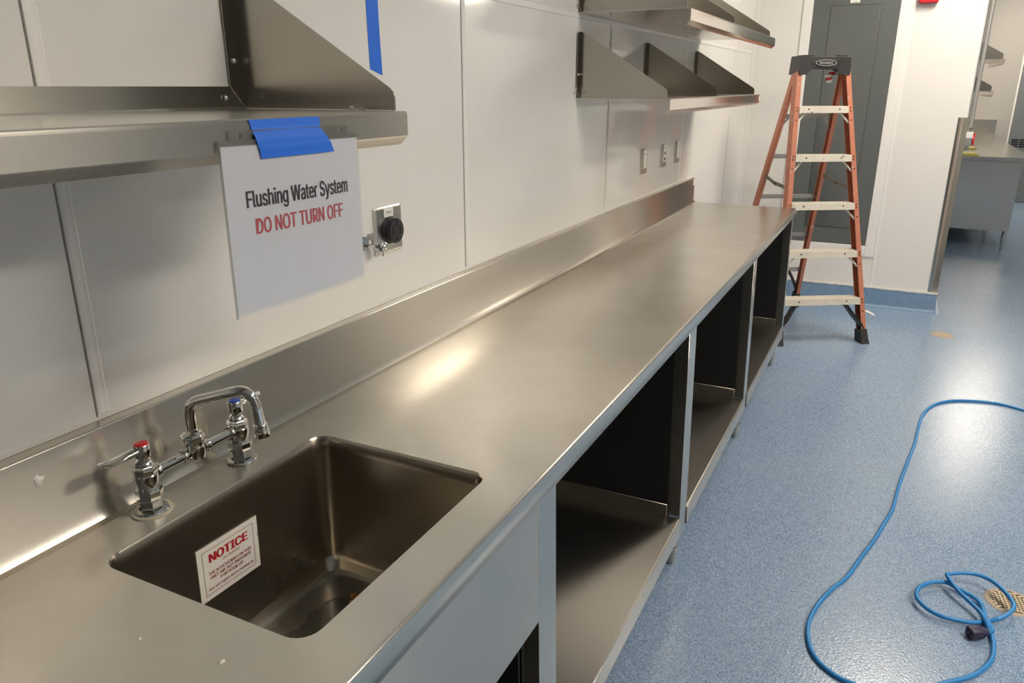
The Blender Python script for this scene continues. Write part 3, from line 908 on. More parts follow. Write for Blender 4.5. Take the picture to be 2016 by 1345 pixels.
# welded sleeve edge and the holed binder strip
b = sheet(PX0 - 0.004, PX1 + 0.004, PZ1 - 0.001, PZ1 + 0.006, -0.0016, nz=2, thick=0.0010); b.xform(TILT)
b.build('sleeve_edge', 'edge_film', sl, angle=80)
b = sheet(PX0 - 0.0045, PX0 - 0.001, PZ0 - 0.004, PZ1 + 0.004, -0.0016, nx=1, thick=0.0010); b.xform(TILT)
b.build('sleeve_edge', 'edge_film', sl, angle=80)
bm = bmesh.new()
ho = [(-0.122, PZ1 + 0.005), (0.122, PZ1 + 0.005), (0.122, PZ1 + 0.018), (-0.122, PZ1 + 0.018)]
vs = [bm.verts.new((x, -0.0008, z)) for x, z in ho]
es = [bm.edges.new((vs[i], vs[(i + 1) % 4])) for i in range(4)]
for hx in (-0.103, 0.0, 0.103):
    hv = [bm.verts.new((hx + 0.0036 * math.cos(2 * PI * k / 12), -0.0008, PZ1 + 0.0115 + 0.0036 * math.sin(2 * PI * k / 12))) for k in range(12)]
    es += [bm.edges.new((hv[i], hv[(i + 1) % 12])) for i in range(12)]
bmesh.ops.triangle_fill(bm, use_beauty=True, edges=es)
gx = bmesh.ops.extrude_face_region(bm, geom=list(bm.faces))
for v in [g for g in gx['geom'] if isinstance(g, bmesh.types.BMVert)]: v.co.y += 0.0006
b = MB(); b.bm.free(); b.bm = bm; b.xform(TILT)
b.build('binder_strip', 'edge_film', sl)
FS = TILT @ frame_on((0, -0.0028, 0), (1, 0, 0), (0, 0, 1))
def sign_line(txt, x, z, w, h, mat, bold):
    o = lettering('lettering', txt, mat, sg, Matrix(), w, h, bold)
    for v in o.data.vertices:
        lx, lz = v.co.x + x, v.co.y + z; up_ = v.co.z - 0.0003
        v.co = TILT @ Vector((lx, -bend(lx, lz) - 0.0009 - up_, lz))
sign_line('Flushing Water System', 0.001, 0.040, 0.212, 0.029, 'ink_black', 0.018)
sign_line('DO NOT TURN OFF', -0.001, 0.006, 0.184, 0.0215, 'ink_red', 0.018)

def tape_strip(loops, name, label, thick=0.0006):
    b = MB()
    b.loft([[Vector(p) for p in lp] + [Vector(p) + Vector((0, thick, 0)) for p in reversed(lp)] for lp in loops])
    o = b.build(name, 'tape', angle=60)
    return tag(o, label, 'tape')
random.seed(9)
lps = []
for k in range(13):
    t = k / 12
    z = 1.6045 - 0.050 * t
    xl = 0.771 + 0.009 * t + 0.0010 * math.sin(9 * t)
    xr = 0.910 + (0.022 * max(0, (t - 0.35)) / 0.65) + 0.0008 * math.sin(11 * t)
    y = 0.7662 if t < 0.25 else (0.7662 - 0.0055 * min(1, (t - 0.25) / 0.3))
    y -= 0.0014 * math.exp(-((t - 0.45) / 0.08) ** 2) + 0.0012 * math.exp(-((t - 0.75) / 0.07) ** 2)
    n = 8
    lps.append([(xl + (xr - xl) * i / n, y - 0.0035 * math.sin(PI * (0.2 + 0.6 * i / n)) * (1 if t > 0.45 else t / 0.45) * 0.8, z - 0.0005 * i / n * t) for i in range(n + 1)])
tape_strip(lps, 'sign_tape', 'wide blue tape holding the paper sign to the shelf lip')
lps = []
random.seed(6)
for k in range(25):
    t = k / 24
    z = 2.08 - 0.395 * t
    x0 = 1.543 + 0.0015 * math.sin(6 * t + 1)
    lps.append([(x0 + 0.046 * i / 6, YW - 0.0010 - 0.0011 * math.exp(-((i / 6 - 0.2 - 0.8 * t) / 0.08) ** 2), z - (0.013 * i / 6 if k == 24 else 0.0)) for i in range(7)])
tape_strip(lps, 'wall_tape', 'vertical strip of blue tape on the white wall above the sign')

# ------------------------------------------------------------------ outlets and fittings on the left wall
ot = thing('range_outlet', 'steel plate with a round black power outlet beside the paper sign', 'outlet', (1.578, YW, 1.304))
b = MB()
b.loft([[(x, -d, z) for x, z in rrect(-0.0575 + i, 0.0575 - i, -0.0585 + i, 0.0585 - i, 0.004, 3)] for d, i in ((0.0005, 0), (0.0045, 0.0), (0.0075, 0.004), (0.008, 0.006))])
b.build('cover_plate', 'steel_plate', ot, angle=25)
mR = Matrix.Rotation(R(90), 3, 'X')
b = MB(); b.lathe([(0.0345, 0.0), (0.0345, 0.004), (0.0325, 0.006), (0.0320, 0.020), (0.0300, 0.0225), (0.0, 0.0225)], (0.001, -0.0075, -0.002), 36, mR, caps=False)
sk = b.build('socket', 'black', ot)
for (x_, z_, w_, h_, tilt) in ((0.002, 0.017, 0.003, 0.011, 0), (-0.014, -0.001, 0.003, 0.011, 0), (0.016, -0.001, 0.003, 0.011, 0), (0.001, -0.022, 0.0045, 0.0045, 0)):
    b = MB(); b.box(x_ - w_, x_ + w_, -0.0308, -0.0296, z_ - h_, z_ + h_, 0.0005); b.build('slot', 'slot', sk)
for (x_, z_) in ((0.002, 0.004), (-0.014, -0.015), (0.017, -0.014), (0.001, -0.029)):
    b = MB(); b.lathe([(0.0016, 0), (0.0014, 0.0008), (0, 0.0009)], (x_, -0.0302, z_), 8, mR, caps=False); b.build('terminal_screw', 'chrome', sk)
for (x_, z_) in ((-0.027, 0.026), (0.027, 0.026), (-0.027, -0.034), (0.027, -0.034)):
    b = MB(); b.lathe([(0.0035, 0), (0.003, 0.0015), (0, 0.002)], (x_, -0.0078, z_), 10, mR, caps=False); b.build('plate_screw', 'chrome', ot)
b = MB(); b.box(-0.022, 0.018, -0.0092, -0.0082, 0.032, 0.054); lb = b.build('label', 'label', ot); lb['label'] = 'white printed label at the top of the plate'
b = MB(); b.box(-0.012, 0.008, -0.0096, -0.0091, 0.0415, 0.0455); b.build('print_mark', 'grey_ink', lb)

# small chrome drain cock beside it
vk = thing('petcock_valve', 'small chrome valve on the wall between paper sign and outlet', 'valve', (1.500, YW, 1.283))
b = MB(); b.box(-0.028, -0.004, -0.004, 0.0, -0.016, 0.018, 0.001); b.build('base_plate', 'chrome', vk)
b = MB(); b.cyl((-0.012, -0.003, -0.006), (-0.012, -0.030, -0.006), 0.0055, 14); b.cyl((-0.016, -0.024, -0.006), (0.004, -0.032, -0.010), 0.0048, 14)
b.lathe([(0.0, -0.002), (0.0125, 0.0), (0.0140, 0.004), (0.0135, 0.010), (0.010, 0.0125), (0.008, 0.010), (0.006, 0.0125), (0, 0.013)], (0.004, -0.034, -0.009), 20, (Vector((-0.55, -1, 0.3))).to_track_quat('Z', 'Y').to_matrix(), caps=False)
b.build('valve_body', 'chrome', vk)
b = MB(); b.cyl((0.004, -0.038, -0.018), (0.004, -0.038, -0.031), 0.0035, 10, 0.002); b.build('drip_spout', 'chrome', vk)
b = MB(); b.box(-0.030, -0.004, -0.024, -0.018, 0.012, 0.027, 0.001); b.box(-0.016, -0.008, -0.024, -0.018, -0.006, 0.012, 0.001); b.build('thumb_lever', 'alu', vk)

def switch_plate(name, label, x, z, kind, w=0.040):
    t = thing(name, label, 'outlet', (x, YW, z), 0, 'steel plates below the lower shelf')
    b = MB()
    b.loft([[(xx, -d, zz) for xx, zz in rrect(-w + i, w - i, -0.060 + i, 0.060 - i, 0.003, 2)] for d, i in ((0.0005, 0), (0.010, 0.0), (0.0125, 0.003))])
    b.build('cover_plate', 'steel_plate', t, angle=25)
    b = MB(); b.box(-0.020, 0.024, -0.0145, -0.012, -0.034, 0.034, 0.001); dv = b.build('device_face', 'white_plastic', t)
    b = MB(); b.box(-0.020, 0.026, -0.0138, -0.0124, 0.036, 0.056); b.build('label', 'label', t)
    if kind == 'duplex':
        for zz in (-0.017, 0.013):
            b = MB(); b.box(-0.010, 0.010, -0.0152, -0.0142, zz - 0.008, zz + 0.008); b.build('slot', 'slot', dv)
    return t
switch_plate('switch_plate', 'steel plate nearest the camera of the three below the lower shelf', 3.747, 1.296, 'blank')
switch_plate('switch_plate', 'middle steel plate with two dark socket slots below the lower shelf', 4.100, 1.298, 'duplex')
switch_plate('switch_plate', 'steel plate farthest from the camera below the lower shelf', 4.376, 1.298, 'blank')

# sealant dab on the backsplash
b = MB()
random.seed(8)
lp = []
for k in range(16):
    a = 2 * PI * k / 16
    r = 0.0075 * (1 + 0.25 * math.sin(3 * a + 1) + random.uniform(-0.15, 0.15))
    lp.append((0.606 + r * math.cos(a), 1.0735 + 1.15 * r * math.sin(a) + (0.006 if k == 4 else 0)))
b.loft([[(x, YS - 0.0002, z) for x, z in lp], [(0.606 + (x - 0.606) * 0.8, YS - 0.0022, 1.0735 + (z - 1.0735) * 0.8) for x, z in lp]])
tag(b.build('sealant_dab', 'sealant', angle=80), 'white dab of sealant on the backsplash left of the faucet', 'sealant')

# ------------------------------------------------------------------ electrical panel and alarm on the back wall
ep = thing('electrical_panel', 'tall grey electrical panel set in a white frame behind the ladder', 'panel', (XB, 0.431, 0.474))
b = MB(); b.box(-0.006, -0.0005, -0.291, 0.291, 0.0, 2.25, 0.001); b.build('panel_cover', 'panel_grey', ep)
b = MB()
lp = rrect(-0.169, 0.169, 0.128, 1.733, 0.012, 4)
b.loft([[(-0.0065, y, z) for y, z in lp], [(-0.0075, y, z) for y, z in lp]]); gp = b.build('door_gap', 'slot', ep)
lp2 = rrect(-0.1665, 0.1665, 0.1305, 1.7305, 0.010, 4)
b = MB(); b.loft([[(-0.0070, y, z) for y, z in lp2], [(-0.0095, y, z) for y, z in lp2], [(-0.0100, y * 0.995, z) for y, z in lp2]]); b.build('panel_door', 'panel_grey', ep)
b = MB(); b.box(-0.0075, -0.0062, -0.022, 0.042, 1.748, 1.80); lb = b.build('label', 'label', ep); lb['label'] = 'small white label above the panel door'
b = MB(); b.box(-0.0080, -0.0075, -0.006, 0.026, 1.754, 1.758); b.build('print_mark', 'grey_ink', lb)
b = MB()
lp = rrect(-0.062, 0.062, 0.0, 0.13, 0.016, 4)
b.loft([[(0.0, y, z) for y, z in lp], [(-0.04, y, z) for y, z in lp], [(-0.048, y * 0.9, 0.065 + (z - 0.065) * 0.9) for y, z in lp]])
al = tag(b.build('fire_alarm', 'red', loc=(XB - 0.0005, -0.031, 2.197)), 'red fire alarm box at the top of the white wall', 'alarm')
b = MB(); b.box(-0.052, -0.045, -0.025, 0.025, 0.03, 0.075, 0.003); b.build('strobe_lens', 'white_plastic', al)

# stainless corner guard
b = MB()
b.box(XB - 0.0045, XB - 0.0032, -0.4035, -0.338, 0.160, 1.440); b.box(XB - 0.0045, XB + 0.06, -0.4048, -0.4035, 0.160, 1.440)
tag(b.build('corner_guard', 'steel_vert'), 'stainless corner guard on the lower edge of the white wall', 'corner guard')

# conduit with shut-off valve behind that corner
pp = thing('gas_pipe', 'grey pipe running down the wall corner to a red handled valve', 'pipe', (6.66, -0.435, 1.2))
b = MB(); b.cyl((0, 0, 0.16), (0, 0, 1.53), 0.015, 16); b.build('riser', 'pipe', pp)
b = MB(); b.lathe([(0.015, 0.165), (0.019, 0.160), (0.019, 0.150), (0.016, 0.148), (0.016, 0.135), (0.020, 0.132), (0.020, 0.120)], seg=16); b.build('union_nut', 'chrome', pp)
b = MB(); b.box(-0.028, 0.028, -0.026, 0.024, 0.09, 0.135, 0.003); b.build('valve_block', 'white_plastic', pp)
b = MB(); b.box(-0.026, 0.026, -0.024, 0.024, 0.03, 0.09, 0.003); b.cyl((0, 0, 0.03), (0, 0, -0.0), 0.012, 12); b.build('valve_body', 'alu', pp)
b = MB(); b.loft([[(0.012 * c, -0.028 - 0.012 * s2, z) for c, s2 in ((-1, 0), (1, 0), (1, 1), (-1, 1))] for z in (0.04, 0.125)]); b.cyl((0, -0.026, 0.08), (0, -0.034, 0.08), 0.030, 16)
b.build('valve_handle', 'red', pp)

# ------------------------------------------------------------------ far counter
fcn = thing('prep_counter', 'far stainless counter on legs behind the white wall corner', 'counter', (9.4, -0.8, 0))
x0, x1, y0, y1 = 9.37, 13.74, -1.222, -0.404
def F(o): o.matrix_parent_inverse = Matrix.Translation(-Vector(fcn.location)); return o
b = MB(); b.box(x0, x1, y0, y1, 0.926, ZT, 0.003); F(b.build('top_sheet', 'steel_front', fcn))
b = MB(); b.box(x1 - 0.03, x1, y0, y1, ZT, 1.14); b.box(x1 - 0.032, x1, y0, y1, 1.14, 1.185); F(b.build('backsplash', 'steel_front', fcn))
b = MB(); b.box(x0 + 0.05, x1 - 0.02, y1 - 0.025, y1, ZT, 1.10); F(b.build('backsplash', 'steel_front', fcn))
b = MB(); b.box(x0 + 0.05, x0 + 0.09, y0 + 0.085, y1 - 0.02, 0.205, 0.926, 0.002); F(b.build('end_panel', 'steel_vert', fcn))
b = MB(); b.box(x0 + 0.09, x1 - 0.1, y0 + 0.10, y1 - 0.02, 0.205, 0.255); F(b.build('shelf', 'steel_dark', fcn))
b = MB(); b.box(x0 + 0.09, x1 - 0.1, y0 + 0.10, y0 + 0.11, 0.255, 0.926); F(b.build('front_panel', 'steel_dark', fcn))
for lx in (9.44, 11.2, 13.3):
    for ly in (-1.105, -0.50):
        b = MB(); b.lathe([(0.013, 0.0), (0.016, 0.012), (0.016, 0.075), (0.023, 0.085), (0.023, 0.205)], (lx, ly, 0), 16); F(b.build('leg', 'steel_vert', fcn))
for (nm, lbl, xx, ya, yb, zz) in (('yellow_tag', 'front yellow tag lying on the far counter', 9.62, -0.72, -0.58, 0.0), ('yellow_tag', 'rear yellow tag lying on the far counter', 10.55, -0.76, -0.60, 0.0)):
    b = MB(); b.box(xx - 0.10, xx + 0.10, ya, yb, ZT + 0.0005, ZT + 0.02, 0.004); b.box(xx - 0.10, xx - 0.085, ya - 0.03, ya, ZT + 0.0005, ZT + 0.014, 0.003)
    tag(b.build(nm, 'yellow'), lbl, 'tag', 'yellow tags on the far counter')

# ------------------------------------------------------------------ step ladder
AL, SP, D0, WB, WK = 0.251, 0.316, 0.29, 0.316, 0.075
ld = thing('step_ladder', 'orange fibreglass step ladder standing at the end of the worktop', 'ladder', (5.269, 0.288, 0.0), R(-58.8))
SA, CA = math.sin(AL), math.cos(AL)
def rp(side, r, du, dn):
    """point on the front frame: r up the rail, du inward from the outer edge, dn back (normal to rail)"""
    return Vector((side * (WB - WK * r - du), r * SA + dn * CA, r * CA - dn * SA))
def rail(side, r0, r1, fn, depth, fl=0.032, t=0.004):
    sec = [(0, 0), (fl, 0), (fl, t), (t, t), (t, depth - t), (fl, depth - t), (fl, depth), (0, depth)]
    b = MB(); b.loft([[fn(side, r, u, d) for u, d in sec] for r in (r0, (r0 + r1) / 2, r1)])
    return b
VB, ZB2, UB, UT, VT, ZT2 = 1.08, 0.0, 0.300, 0.172, 0.535, 1.76
rl = math.hypot(VB - VT, ZT2)
rs_, rc_ = (VB - VT) / rl, ZT2 / rl
def bp(side, r, du, dn):
    t = r / rl
    return Vector((side * (UB + (UT - UB) * t - du), VB - (VB - VT) * t - dn * rc_, ZT2 * t - dn * rs_))
for s in (-1, 1):
    ra = rail(s, 0.045, 1.80, rp, 0.068).build('front_rail', 'orange', ld)
    for i in range(5):
        r = D0 + SP * i
        for dr in (0.011, -0.009, -0.07):
            b = MB(); b.cyl(rp(s, r + dr, 0.016, 0.0), rp(s, r + dr, 0.016, -0.003), 0.0048, 10); b.build('rivet', 'rivet', ra)
    rail(s, 0.03, rl - 0.03, bp, 0.050, fl=0.026).build('rear_rail', 'orange', ld)
    # boots
    for fn, nm, dep, w in ((rp, 'front', 0.074, 0.040), (bp, 'rear', 0.056, 0.034)):
        b = MB()
        lo = [fn(s, 0.10, u, d) for u, d in ((-0.003, -0.004), (w, -0.004), (w, dep), (-0.003, dep))]
        mid = [fn(s, 0.035, u, d) for u, d in ((-0.007, -0.008), (w + 0.002, -0.008), (w + 0.002, dep + 0.006), (-0.007, dep + 0.006))]
        bt = [Vector((p.x, p.y + (0.0 if nm == 'rear' else 0.0), 0.0)) for p in [fn(s, 0.0, u, d) for u, d in ((-0.012, -0.012), (w + 0.006, -0.012), (w + 0.006, dep + 0.008), (-0.012, dep + 0.008))]]
        b.loft([lo, mid, bt])
        b.build('rubber_foot', 'rubber', ld)
for i in range(5):
    r = D0 + SP * i
    hw = WB - WK * r - 0.006
    y0, z0 = r * SA, r * CA
    b = MB()
    zt = z0 + 0.020
    fr_ = [(y0 - 0.002 + (-0.040) * 0.25, zt - 0.042), (y0 - 0.002, zt - 0.001), (y0 + 0.001, zt), (y0 + 0.085, zt), (y0 + 0.085, zt - 0.030), (y0 + 0.082, zt - 0.030), (y0 + 0.082, zt - 0.004), (y0 + 0.003, zt - 0.004), (y0 - 0.007, zt - 0.042)]
    hw2 = hw - 0.026
    b.profile_x(fr_, -hw2, hw2, close=True)
    stp = b.build('step', 'step', ld, angle=25)
    b = MB()
    for k in range(6):
        yy = y0 + 0.012 + k * 0.011
        b.box(-hw2 + 0.004, hw2 - 0.004, yy, yy + 0.004, zt, zt + 0.0012)
    b.build('tread_ridges', 'step', stp)
    for s in (-1, 1):
        b = MB(); b.cyl((s * hw2 * 0.63, y0 - 0.004, zt - 0.018), (s * hw2 * 0.63, y0 - 0.0085, zt - 0.018), 0.0052, 10); b.build('bolt', 'rivet', stp)
        if i > 0:
            b = MB()
            p = Vector((s * (hw2 - 0.055), y0 + 0.012, zt - 0.036)); q = rp(s, r - 0.085, 0.030, 0.012)
            b.tube([p, q], 0.0065, 4); 
            b.build('gusset_brace', 'step', ld)
        else:
            b = MB()
            p = Vector((s * (hw2 - 0.11), y0 + 0.03, zt - 0.040))
            pts = [p, Vector((s * (hw2 - 0.085), y0 + 0.025, zt - 0.052)), rp(s, r - 0.105, 0.070, 0.02), rp(s, r - 0.15, 0.035, 0.02), rp(s, r - 0.20, 0.012, 0.02)]
            lp = []
            for q in catmull(pts, 4):
                lp.append([q + Vector((0.0, dy_, dz_)) for dy_, dz_ in ((-0.022, -0.014), (0.030, -0.014), (0.030, 0.014), (-0.022, 0.014))])
            b.loft(lp)
            b.build('knee_brace', 'cap', ld)
# rear horizontals
for i, zz in enumerate((0.29, 0.585, 0.885, 1.18, 1.455)):
    r = zz / ZT2 * rl
    a = bp(-1, r, 0.006, 0.010); c = bp(1, r, 0.006, 0.010)
    b = MB(); b.box(a.x, c.x, a.y - 0.012, a.y + 0.012, zz - 0.015, zz + 0.015, 0.002); b.build('rear_brace', 'alu', ld)
    for s in (-1, 1):
        if i == 4:
            b = MB(); q = bp(s, r - 0.10, 0.012, 0.010); p = Vector((s * (abs(a.x) - 0.06), a.y, zz - 0.01)); b.tube([p, q], 0.006, 4); b.build('gusset_brace', 'alu', ld)
        if i == 0:
            b = MB()
            pts = [Vector((s * (abs(a.x) - 0.13), a.y, zz - 0.012)), Vector((s * (abs(a.x) - 0.09), a.y, zz - 0.035)), bp(s, r - 0.16, 0.03, 0.012), bp(s, r - 0.22, 0.012, 0.012)]
            b.loft([[q + Vector((0, dy_, dz_)) for dy_, dz_ in ((-0.016, -0.014), (0.016, -0.014), (0.016, 0.014), (-0.016, 0.014))] for q in catmull(pts, 4)])
            b.build('knee_brace', 'cap', ld)
# spreaders
for s in (-1, 1):
    p = rp(s, 1.055, 0.012, 0.066); q = bp(s, 1.04 / ZT2 * rl + 0.02, 0.010, 0.05)
    mid = (p + q) / 2 + Vector((0, 0, -0.012))
    b = MB()
    for a, c, o_ in ((p, mid, 0.0), (mid, q, 0.004)):
        d = (c - a).normalized()
        b.loft([[v + Vector((o_ * s + e * 0.002, 0, 0)) + Vector((0, 0, f)) for e, f in ((-1, -0.012), (1, -0.012), (1, 0.012), (-1, 0.012))] for v in (a - d * 0.015, c + d * 0.015)])
    sp_ = b.build('spreader', 'olive', ld)
    b = MB(); b.cyl(mid - Vector((0.008, 0, 0)), mid + Vector((0.008, 0, 0)), 0.008, 12); b.build('hinge_pin', 'rivet', sp_)
# top cap
zt0, zt1 = 1.752, 1.838
yf0, yf1 = 0.440, 0.585
ht = WB - WK * 1.86 - 0.010
def capsec(x, zlow):
    return [(x, yf0 - 0.006, zlow), (x, yf0 + 0.004, zt1 - 0.006), (x, yf0 + 0.010, zt1), (x, yf1 - 0.010, zt1), (x, yf1 - 0.002, zt1 - 0.008), (x, yf1 + 0.012, zlow)]
b = MB()
xs = [(-ht - 0.006, 1.725), (-ht, 1.722), (-ht + 0.045, 1.722), (-ht + 0.062, 1.745), (-ht + 0.085, 1.757), (0.0, 1.757), (ht - 0.085, 1.757), (ht - 0.062, 1.745), (ht - 0.045, 1.722), (ht, 1.722), (ht + 0.006, 1.725)]
b.loft([capsec(x, z) for x, z in xs])
tc_ = b.build('top_cap', 'cap', ld, angle=30)
b = MB()
for (x, w) in ((-0.115, 0.075), (0.115, 0.075)):
    b.box(x - w / 2, x + w / 2, yf0 + 0.006, yf0 + 0.11, zt1, zt1 + 0.005, 0.002)
b.build('tool_tray', 'cap', tc_)
FC = frame_on((0, yf0 - 0.0045, 1.795), (1, 0, 0), (0, 0.10, 1))
b = MB()
n = 40
ring = []
for k in range(n):
    a = 2 * PI * k / n
    c_, s_ = math.cos(a), math.sin(a)
    ring.append([FC @ Vector(((0.068 + o_) * c_, (0.0185 + o_) * s_, h_)) for o_, h_ in ((-0.0028, -0.003), (-0.0022, 0.004), (0.0022, 0.004), (0.0028, -0.003))])
b.loft(ring + [ring[0]], caps=False)
b.build('oval_emblem', 'emblem', tc_)
lettering('lettering', 'WERNER', 'emblem', tc_, FC, 0.092, 0.017, 0.02, 0.003)
b = MB()
for s in (-1, 1):
    a = [FC @ Vector((s * 0.085 + s * o_, z_, h_)) for o_, z_, h_ in ((0.012, 0.015, 0.001), (0.0, -0.026, 0.001), (0.002, -0.028, 0.004))]
    b.tube(a, 0.0014, 5)
b.tube([FC @ Vector((-0.085, -0.026, 0.002)), FC @ Vector((0.085, -0.026, 0.002))], 0.0014, 5)
b.build('moulded_rib', 'cap', tc_)
# striped warning streamer under the cap
tg = thing('warning_streamer', 'small red and white striped streamer hanging under the ladder top', 'tag', (0, 0, 0))
wm = Matrix.Translation((5.269, 0.288, 0)) @ Matrix.Rotation(R(-58.8), 4, 'Z')
random.seed(12)
for k in range(5):
    b = MB()
    x = 0.085 + 0.012 * math.sin(k * 2.1); z1 = 1.756 - 0.017 * k
    pts = [Vector((x - 0.020 - 0.004 * k, 0.52 + 0.01 * math.sin(k), z1)), Vector((x + 0.018 - 0.004 * k, 0.515, z1 + 0.004)), Vector((x + 0.014 - 0.005 * k, 0.512, z1 - 0.015)), Vector((x - 0.022 - 0.005 * k, 0.518 + 0.01 * math.sin(k + 1), z1 - 0.019))]
    b.prism([wm @ p for p in pts], wm.to_3x3() @ Vector((0, 0.0015, 0)))
    o = b.build('stripe', 'red' if k % 2 else 'scrap', tg)
    if k % 2: o['label'] = 'red stripe'
    else: o['label'] = 'white stripe'

# ------------------------------------------------------------------ floor items
cordpts = [(3.85, -2.5, 0.006), (3.9, -2.05, 0.006), (4.05, -1.6, 0.006), (4.28, -1.2, 0.006), (4.473, -0.921, 0.006), (4.567, -0.789, 0.006), (4.612, -0.662, 0.006), (4.579, -0.515, 0.006), (4.513, -0.414, 0.006), (4.399, -0.342, 0.006), (4.236, -0.299, 0.006), (4.017, -0.276, 0.006), (3.869, -0.264, 0.006), (3.601, -0.229, 0.006), (3.404, -0.204, 0.006), (3.227, -0.187, 0.006), (3.132, -0.177, 0.006), (3.004, -0.15, 0.006), (2.871, -0.122, 0.006), (2.73, -0.084, 0.006), (2.573, -0.045, 0.006), (2.48, -0.005, 0.006), (2.385, 0.027, 0.006), (2.294, 0.046, 0.006), (2.216, 0.049, 0.006), (2.134, 0.033, 0.006), (2.08, 0.003, 0.006), (2.045, -0.04, 0.006), (2.031, -0.08, 0.006), (2.027, -0.15, 0.006), (2.053, -0.228, 0.006), (2.107, -0.293, 0.006), (2.149, -0.331, 0.006), (2.209, -0.398, 0.006), (2.262, -0.436, 0.006), (2.317, -0.462, 0.006), (2.366, -0.472, 0.006), (2.42, -0.475, 0.008), (2.467, -0.467, 0.013), (2.5, -0.455, 0.024), (2.53, -0.444, 0.026), (2.573, -0.415, 0.028), (2.606, -0.389, 0.032), (2.642, -0.368, 0.037), (2.667, -0.355, 0.042), (2.681, -0.353, 0.045), (2.686, -0.362, 0.046), (2.712, -0.406, 0.046), (2.723, -0.448, 0.045), (2.708, -0.489, 0.043), (2.665, -0.521, 0.041), (2.621, -0.538, 0.04), (2.585, -0.541, 0.037), (2.554, -0.525, 0.03), (2.523, -0.496, 0.022), (2.51, -0.466, 0.011), (2.482, -0.425, 0.012), (2.466, -0.385, 0.016), (2.459, -0.331, 0.02), (2.478, -0.291, 0.022), (2.514, -0.264, 0.024), (2.549, -0.26, 0.025), (2.595, -0.273, 0.025), (2.632, -0.302, 0.025), (2.655, -0.337, 0.025), (2.662, -0.36, 0.022), (2.657, -0.377, 0.018), (2.641, -0.407, 0.016), (2.625, -0.436, 0.014), (2.599, -0.454, 0.012), (2.561, -0.459, 0.011), (2.523, -0.462, 0.010), (2.487, -0.472, 0.013), (2.456, -0.474, 0.016), (2.438, -0.460, 0.019)]
ec = thing('extension_cord', 'blue extension cord looping across the blue floor', 'cord', (2.5, -0.3, 0))
b = MB(); b.tube(catmull(cordpts, 4), 0.0072, 10)
o = b.build('cable', 'cord', ec, angle=80); o.matrix_parent_inverse = Matrix.Translation(-Vector(ec.location))
pm = Matrix.Translation((2.432, -0.450, 0.0205)) @ Matrix.Rotation(R(122), 4, 'Z')
b = MB()
loops = []
for lx, w, h in ((-0.012, 0.008, 0.008), (0.0, 0.012, 0.012), (0.010, 0.017, 0.017), (0.030, 0.0185, 0.0185), (0.046, 0.0195, 0.0190), (0.050, 0.0185, 0.018)):
    loops.append([pm @ Vector((lx, y, z)) for y, z in rrect(-w, w, -h, h, w * 0.55, 3)])
b.loft(loops)
pl = b.build('plug_body', 'plug', ec, angle=35); pl.matrix_parent_inverse = Matrix.Translation(-Vector(ec.location))
for y, z in ((-0.008, 0.006), (0.008, 0.006), (0.0, -0.008)):
    b = MB(); b.box(0.0495, 0.052, y - 0.0022, y + 0.0022, z - 0.005, z + 0.005); b.xform(pm); b.build('socket_slot', 'slot', pl)
b = MB()
for k in range(8):
    a = 2 * PI * k / 8
    b.box(0.016, 0.044, 0.0180 * math.cos(a) - 0.003, 0.0180 * math.cos(a) + 0.003, 0.0175 * math.sin(a) - 0.003, 0.0175 * math.sin(a) + 0.003, 0.001)
b.xform(pm); b.build('grip_rib', 'plug', pl)

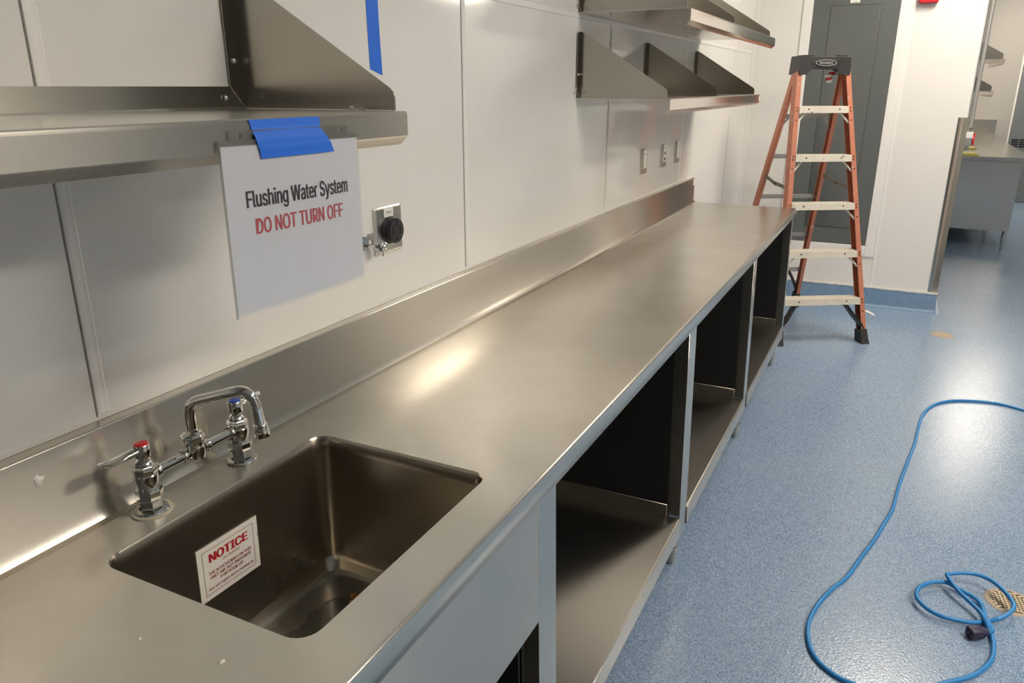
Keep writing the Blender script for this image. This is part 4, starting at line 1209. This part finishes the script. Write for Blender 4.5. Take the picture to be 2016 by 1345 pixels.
# near floor drain with a square-holed grate
fd = thing('floor_drain', 'round tan floor drain grate with square holes inside the cord loop', 'drain', (2.672, -0.545, 0.0))
b = MB(); b.lathe([(0.062, 0.0005), (0.062, 0.003), (0.069, 0.0034), (0.074, 0.0018), (0.076, 0.0004)], seg=40, caps=False); b.build('collar', 'rust_ring', fd)
b = MB(); b.lathe([(0.0, 0.0006), (0.062, 0.0006), (0.062, 0.0008), (0.0, 0.0008)], seg=32, caps=False); b.build('sump', 'slot', fd)
b = MB()
pitch, bar = 0.0115, 0.0046
k = -5
for k in range(-6, 7):
    c = k * pitch
    if abs(c) < 0.061:
        h = math.sqrt(0.0625 ** 2 - c * c)
        b.box(c - bar / 2, c + bar / 2, -h, h, 0.0009, 0.0036)
        b.box(-h, h, c - bar / 2, c + bar / 2, 0.0010, 0.0034)
b.lathe([(0.054, 0.0009), (0.054, 0.0036), (0.063, 0.0036), (0.063, 0.0009)], seg=40, caps=False)
b.xform(Matrix.Rotation(R(8), 4, 'Z'))
b.build('grate', 'brass', fd)
# far cleanout cover
fd2 = thing('floor_cleanout', 'round brown floor cleanout cover near the blue wall base', 'drain', (5.875, -0.445, 0.0))
b = MB(); b.lathe([(0.0, 0.0030), (0.052, 0.0030), (0.056, 0.0022), (0.058, 0.0034), (0.070, 0.0028), (0.075, 0.0005)], seg=36, caps=False); b.build('cover', 'rust_ring', fd2)
for a in (0.4, 3.5):
    b = MB(); b.cyl((0.038 * math.cos(a), 0.038 * math.sin(a), 0.003), (0.038 * math.cos(a), 0.038 * math.sin(a), 0.0042), 0.006, 10); b.build('screw', 'brass', fd2)
# paper scrap by the ladder
b = MB()
random.seed(21)
pts = [(6.285, 0.072), (6.305, 0.058), (6.262, 0.030), (6.215, 0.006), (6.165, -0.006), (6.172, 0.012), (6.215, 0.036), (6.250, 0.062)]
b.loft([[(x, y, 0.0006) for x, y in pts], [(x, y, 0.003 + 0.004 * random.random()) for x, y in pts]])
tag(b.build('paper_scrap', 'scrap', angle=80), 'torn white scrap lying on the floor beside the ladder foot', 'scrap')

# little white chips on the worktop
for k, (x, y, lbl) in enumerate(((0.532, 0.668, 'white paint chip on the worktop in front of the sink near corner'), (0.515, 0.795, 'tiny white chip on the worktop left of the sink'))):
    b = MB()
    r = 0.0042 - 0.0018 * k
    lp = [(x + r * a, y + r * c) for a, c in ((1.2, 0.1), (0.7, 0.6), (-0.4, 0.5), (-1.1, -0.1), (-0.5, -0.5), (0.6, -0.6))]
    b.loft([[(p, q, ZT + 0.0003) for p, q in lp], [(x + (p - x) * 0.85, y + (q - y) * 0.85, ZT + 0.0018) for p, q in lp]])
    tag(b.build('paint_chip', 'scrap'), lbl, 'chip')
